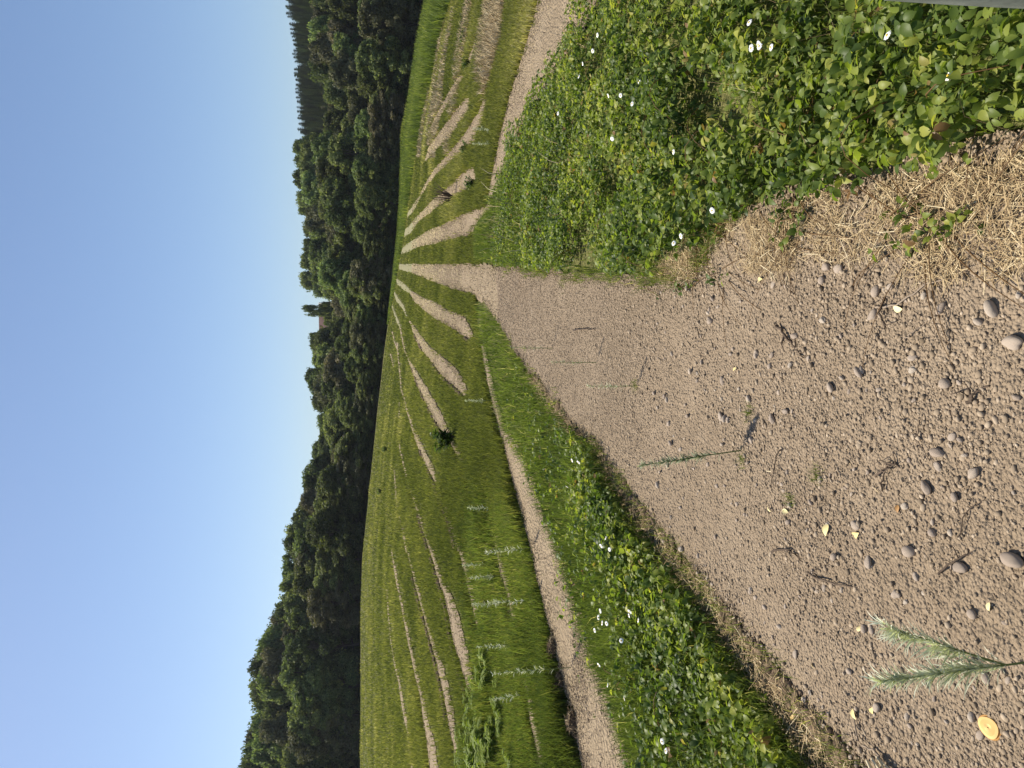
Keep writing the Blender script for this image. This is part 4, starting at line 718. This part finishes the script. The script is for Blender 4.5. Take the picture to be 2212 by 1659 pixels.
def place(kidx, x2, y2, Yd, wpx, label, group=None, con=False, sink=0, lean=0):
    """stand a tree Yd metres away whose top reaches the photo position; wpx = crown width in 2212-px"""
    key = ('c', kidx % 3) if con else kidx % len(KINDS)
    if key not in PROT: PROT[key] = make('conifer', 100 + kidx % 3, M_CONI) if con else make(*KINDS[key])
    o = PROT[key] if key not in used else dup(PROT[key]); used[key] = 1
    u, v = uv(x2, y2); a, k = ray(u, v); X = float(a) * Yd; zt = HC + float(k) * Yd; zb = float(zf(X, Yd)) - sink; h = max(2.0, zt - zb)
    w_ = wpx * .463 / FPX * Yd; o.location = (X, Yd, zb); o.scale = (w_ / (8.4 if not con else 4.6), w_ / (8.4 if not con else 4.6), h / 12.0); o.rotation_euler = (R.normal(0, .02), R.normal(0, .02), R.uniform(0, 6.28))
    o['label'] = label; o['category'] = 'tree'
    if group: o['group'] = group
    return o
SK = np.array([(-120, 600), (0, 612), (60, 622), (100, 630), (200, 636), (270, 642), (300, 636), (330, 634), (345, 641), (378, 630), (405, 640), (445, 643), (477, 648), (499, 658), (526, 657), (560, 651), (593, 648), (612, 662), (622, 676), (646, 690), (660, 700), (676, 701), (716, 699), (724, 678), (740, 669), (781, 667), (815, 658), (837, 667), (863, 672), (890, 679), (904, 686), (917, 678), (939, 688), (955, 674), (990, 670), (1006, 677), (1035, 655), (1078, 652), (1102, 640), (1132, 628), (1159, 620), (1188, 614), (1208, 608), (1259, 604), (1287, 597), (1324, 592), (1355, 582), (1384, 571), (1412, 557), (1443, 544), (1466, 541), (1486, 543), (1514, 546), (1545, 550), (1565, 547), (1594, 537), (1622, 530), (1659, 523), (1800, 500)], float)
def sk(y): return float(np.interp(y, SK[:, 0], SK[:, 1]))
ORD = ['first', 'second', 'third', 'fourth', 'fifth', 'sixth', 'seventh', 'eighth', 'ninth', 'tenth', 'eleventh', 'twelfth', 'thirteenth', 'fourteenth', 'fifteenth', 'sixteenth', 'seventeenth', 'eighteenth', 'nineteenth', 'twentieth', 'twenty-first', 'twenty-second', 'twenty-third', 'twenty-fourth', 'twenty-fifth', 'twenty-sixth', 'twenty-seventh', 'twenty-eighth', 'twenty-ninth', 'thirtieth', 'thirty-first', 'thirty-second', 'thirty-third', 'thirty-fourth', 'thirty-fifth']
TONE = {0: 'green', 1: 'green', 2: 'narrow green', 3: 'loose airy', 4: 'bushy green', 5: 'brownish', 6: 'bushy brownish', 7: 'narrow brownish', 8: 'green', 9: 'bushy green'}
def row(ys_, top, Yd, wpx, kinds, what, group):
    for i, y in enumerate(ys_):
        k = kinds[i % len(kinds)]; place(k, top(y), y, Yd(y), wpx(y) * R.uniform(.88, 1.15), f'{TONE[k % 10]} tree, {ORD[i]} in {what}', group)
j = lambda s: R.normal(0, s)
# wood on the rising side: skyline row, middle row, front row
yl = np.arange(1745, 990, -31.) + R.normal(0, 5, len(np.arange(1745, 990, -31.)))
row(yl, lambda y: sk(y) + abs(j(4)), lambda y: 112 + R.uniform(-4, 6), lambda y: 82, [0, 3, 2, 8, 1, 7, 2, 9], 'the dark wood\'s skyline row from the picture bottom', 'skyline trees of the dark wood')
yl = np.arange(1735, 985, -52.) + R.normal(0, 8, len(np.arange(1735, 985, -52.)))
row(yl, lambda y: sk(y) + 18 + R.uniform(0, 30), lambda y: 102 + R.uniform(-2, 3), lambda y: 92, [5, 1, 0, 7, 8, 4, 6], 'the dark wood\'s middle row from the picture bottom', 'middle trees of the dark wood')
yl = np.arange(1740, 960, -48.) + R.normal(0, 8, len(np.arange(1740, 960, -48.)))
row(yl, lambda y: sk(y) * .66 + edge_x(y) * .34 + R.uniform(-30, 22), lambda y: 95.5 + R.uniform(-1, 1.5), lambda y: 88, [9, 4, 1, 6, 9, 0], 'the dark wood\'s front row from the picture bottom', 'front trees of the dark wood')
# middle wood
yl = [975, 940, 905, 868, 835, 812, 775, 745]
row(yl, lambda y: sk(y) + abs(j(3)), lambda y: 150 + R.uniform(-6, 8), lambda y: 62, [1, 0, 8, 2, 1], 'the hazy skyline row from dark wood to red roof', 'skyline trees of the middle wood')
yl = np.arange(985, 300, -44.) + R.normal(0, 6, len(np.arange(985, 300, -44.)))
row(yl, lambda y: sk(y) + 46 + R.uniform(-6, 22), lambda y: 118 + R.uniform(-4, 5), lambda y: 84, [1, 4, 0, 5, 8, 9, 5, 1], 'the middle wood\'s upper row from the dark wood', 'upper trees of the middle wood')
yl = np.arange(965, 320, -42.) + R.normal(0, 6, len(np.arange(965, 320, -42.)))
row(yl, lambda y: sk(y) * .70 + edge_x(y) * .30 + R.uniform(-22, 16), lambda y: 104 + R.uniform(-2, 3), lambda y: 88, [0, 9, 8, 4, 6, 1, 9], 'the middle wood\'s lower row from the dark wood', 'lower trees of the middle wood')
yl = np.arange(965, 300, -34.) + R.normal(0, 6, len(np.arange(965, 300, -34.)))
row(yl, lambda y: sk(y) * .40 + edge_x(y) * .60 + R.uniform(-30, 24), lambda y: 96 + R.uniform(-1.5, 2), lambda y: 66, [9, 4, 9, 6], 'the middle wood\'s low hedge from the dark wood', 'hedge trees of the middle wood')
# dark trees on the skyline above the lower field
yl = [622, 598, 566, 530, 494, 458, 424, 388, 350, 316]
row(yl, lambda y: sk(y) + abs(j(2)), lambda y: 165 + R.uniform(-8, 8), lambda y: 56, [0, 8, 1, 4, 9], 'the dark skyline row from red roof to conifers', 'dark skyline trees above the lower field')
yl = np.arange(985, 300, -30.) + R.normal(0, 4, len(np.arange(985, 300, -30.)))
row(yl, lambda y: sk(y) + 13 + R.uniform(0, 12), lambda y: 136 + R.uniform(-4, 4), lambda y: 74, [1, 0, 8, 4, 9, 5], 'the middle wood\'s second highest row from the dark wood', 'second highest trees of the middle wood')
place(3, 657, 665, 150, 34, 'thin isolated tree standing out against the sky beside the red roof')
for y, t, q in ((672, 700, 'upper'), (684, 701, 'middle'), (698, 701, 'lower'), (712, 699, 'lowest')): place([0, 8, 1, 4][int(y) % 4], t, y, 158 + R.uniform(-3, 3), 30, f'rounded tree in front of the red roof hiding its wall, the {q} one of four')
place(2, 672, 722, 150, 30, 'slim pale tree rising on the other side of the red roof')
# wood above the lower field
ysub = lambda y: float(np.interp(y, [-120, 0, 80, 150, 200, 270, 330], [672, 674, 669, 671, 704, 701, 690]))
yl = np.arange(310, -110, -40.) + R.normal(0, 6, len(np.arange(310, -110, -40.)))
row(yl, lambda y: ysub(y) + abs(j(5)), lambda y: 125 + R.uniform(-4, 5), lambda y: 84, [9, 0, 5, 1, 4, 5, 8, 6], 'the top row below the conifers towards the picture top', 'back trees of the near wood')
yl = np.arange(320, -110, -42.) + R.normal(0, 6, len(np.arange(320, -110, -42.)))
row(yl, lambda y: ysub(y) * .80 + edge_x(y) * .20 + R.uniform(-15, 15), lambda y: 107 + R.uniform(-3, 3), lambda y: 90, [5, 1, 6, 0, 5, 9], 'the middle row below the conifers towards the picture top', 'middle trees of the near wood')
yl = np.arange(320, -110, -38.) + R.normal(0, 6, len(np.arange(320, -110, -38.)))
row(yl, lambda y: ysub(y) * .50 + edge_x(y) * .50 + R.uniform(-26, 20), lambda y: 97 + R.uniform(-2, 2), lambda y: 82, [4, 9, 6, 0, 9], 'the front row below the conifers towards the picture top', 'front trees of the near wood')
# low shrubs closing the foot of the wood
yl = np.arange(1740, -110, -30.) + R.normal(0, 5, len(np.arange(1740, -110, -30.)))
for y in yl: place([4, 9, 6][int(R.integers(3))], edge_x(y) - R.uniform(22, 34), y, 99 + R.uniform(-1, 2), 60, 'low dark shrub closing the shaded foot of the wood', 'understorey shrubs at the foot of the wood', sink=.8)
# conifer plantation on the far ridge
for rowi, (Yd, dx, st) in enumerate([(275, 0, 9.5), (258, 7, 10), (240, 16, 10.5), (222, 26, 11), (208, 36, 12), (194, 46, 12), (180, 57, 13)]):
    for i, y in enumerate(np.arange(335, -115, -st)):
        place(i + rowi, sk(y) * (1 if y < 285 else 1) + dx + R.uniform(0, 4.5) + (8 if y > 285 else 0), y + j(2), Yd + R.uniform(-5, 5), 29 * R.uniform(.85, 1.2), 'slim dark conifer in the even plantation on the far ridge', 'conifers on the far ridge', True)
# ------------------------------------------------------------------ house with the red roof
Yd = 190.0; u, v = uv(690, 694); a, k = ray(u, v); X = float(a) * Yd; zt = HC + float(k) * Yd; root = thing('house', 'house with a reddish brown pitched roof showing above the wood', 'house', (X, Yd, zt)); Lh, Dh, rh, wh = 4.2, 3.0, 2.4, 3.2
mb = MB(); gb = float(zf(X, Yd)) - zt - .5
V = [(-Lh, -Dh, gb), (Lh, -Dh, gb), (Lh, Dh, gb), (-Lh, Dh, gb), (-Lh, -Dh, -rh), (Lh, -Dh, -rh), (Lh, Dh, -rh), (-Lh, Dh, -rh), (-Lh, 0, -.12), (Lh, 0, -.12)]
mb.add(V, [(0, 1, 5, 4), (1, 2, 6, 5), (2, 3, 7, 6), (3, 0, 4, 7)], .5); mb.add(V, [(5, 6, 9), (7, 4, 8)], .5); mb.obj('wall', M_WALL, root)
mb = MB()
for sgn in (-1, 1):
    A = [(-Lh - .3, 0, 0), (Lh + .3, 0, 0), (Lh + .3, sgn * (Dh + .4), -rh - .25), (-Lh - .3, sgn * (Dh + .4), -rh - .25)]; B = [(x, y, z + .14) for x, y, z in A]; mb.add(A + B, [(0, 1, 2, 3), (4, 7, 6, 5), (0, 4, 5, 1), (1, 5, 6, 2), (2, 6, 7, 3), (3, 7, 4, 0)], .5)
mb.obj('roof', M_ROOF, root)
mb = MB()
for sgn in (-1, 1):
    A = np.array([(Lh + .302, 0, -.02), (Lh + .40, 0, -.02), (Lh + .40, sgn * (Dh + .4), -rh - .27), (Lh + .302, sgn * (Dh + .4), -rh - .27)]); B = A + np.array([0, 0, .2]); mb.add(np.concatenate([A, B]), [(0, 1, 2, 3), (4, 7, 6, 5), (0, 4, 5, 1), (1, 5, 6, 2), (2, 6, 7, 3), (3, 7, 4, 0)], .9)
mb.obj('gable_board', M_WALL, root); root.rotation_euler = (0, 0, rad(-14))

# ------------------------------------------------------------------ air
hz = MB(); bx = [(x, y, z) for z in (-12, 75) for y in (-60, 760) for x in (-1250, 1250)]
hz.add(bx, [(0, 1, 3, 2), (4, 6, 7, 5), (0, 4, 5, 1), (2, 3, 7, 6), (0, 2, 6, 4), (1, 5, 7, 3)])
m, n, l, out = mat('thin_haze'); pv_ = n.new('ShaderNodeVolumePrincipled'); pv_.inputs['Density'].default_value = .00014; pv_.inputs['Color'].default_value = (.85, .91, 1, 1); pv_.inputs['Anisotropy'].default_value = .3
l.new(pv_.outputs[0], out.inputs['Volume'])
ho = tag(hz.obj('haze', m), 'thin summer haze over the field and woods', 'haze', kind='stuff')
import bmesh
bm = bmesh.new(); bm.from_mesh(ho.data); bmesh.ops.recalc_face_normals(bm, faces=bm.faces[:]); bm.to_mesh(ho.data); bm.free()
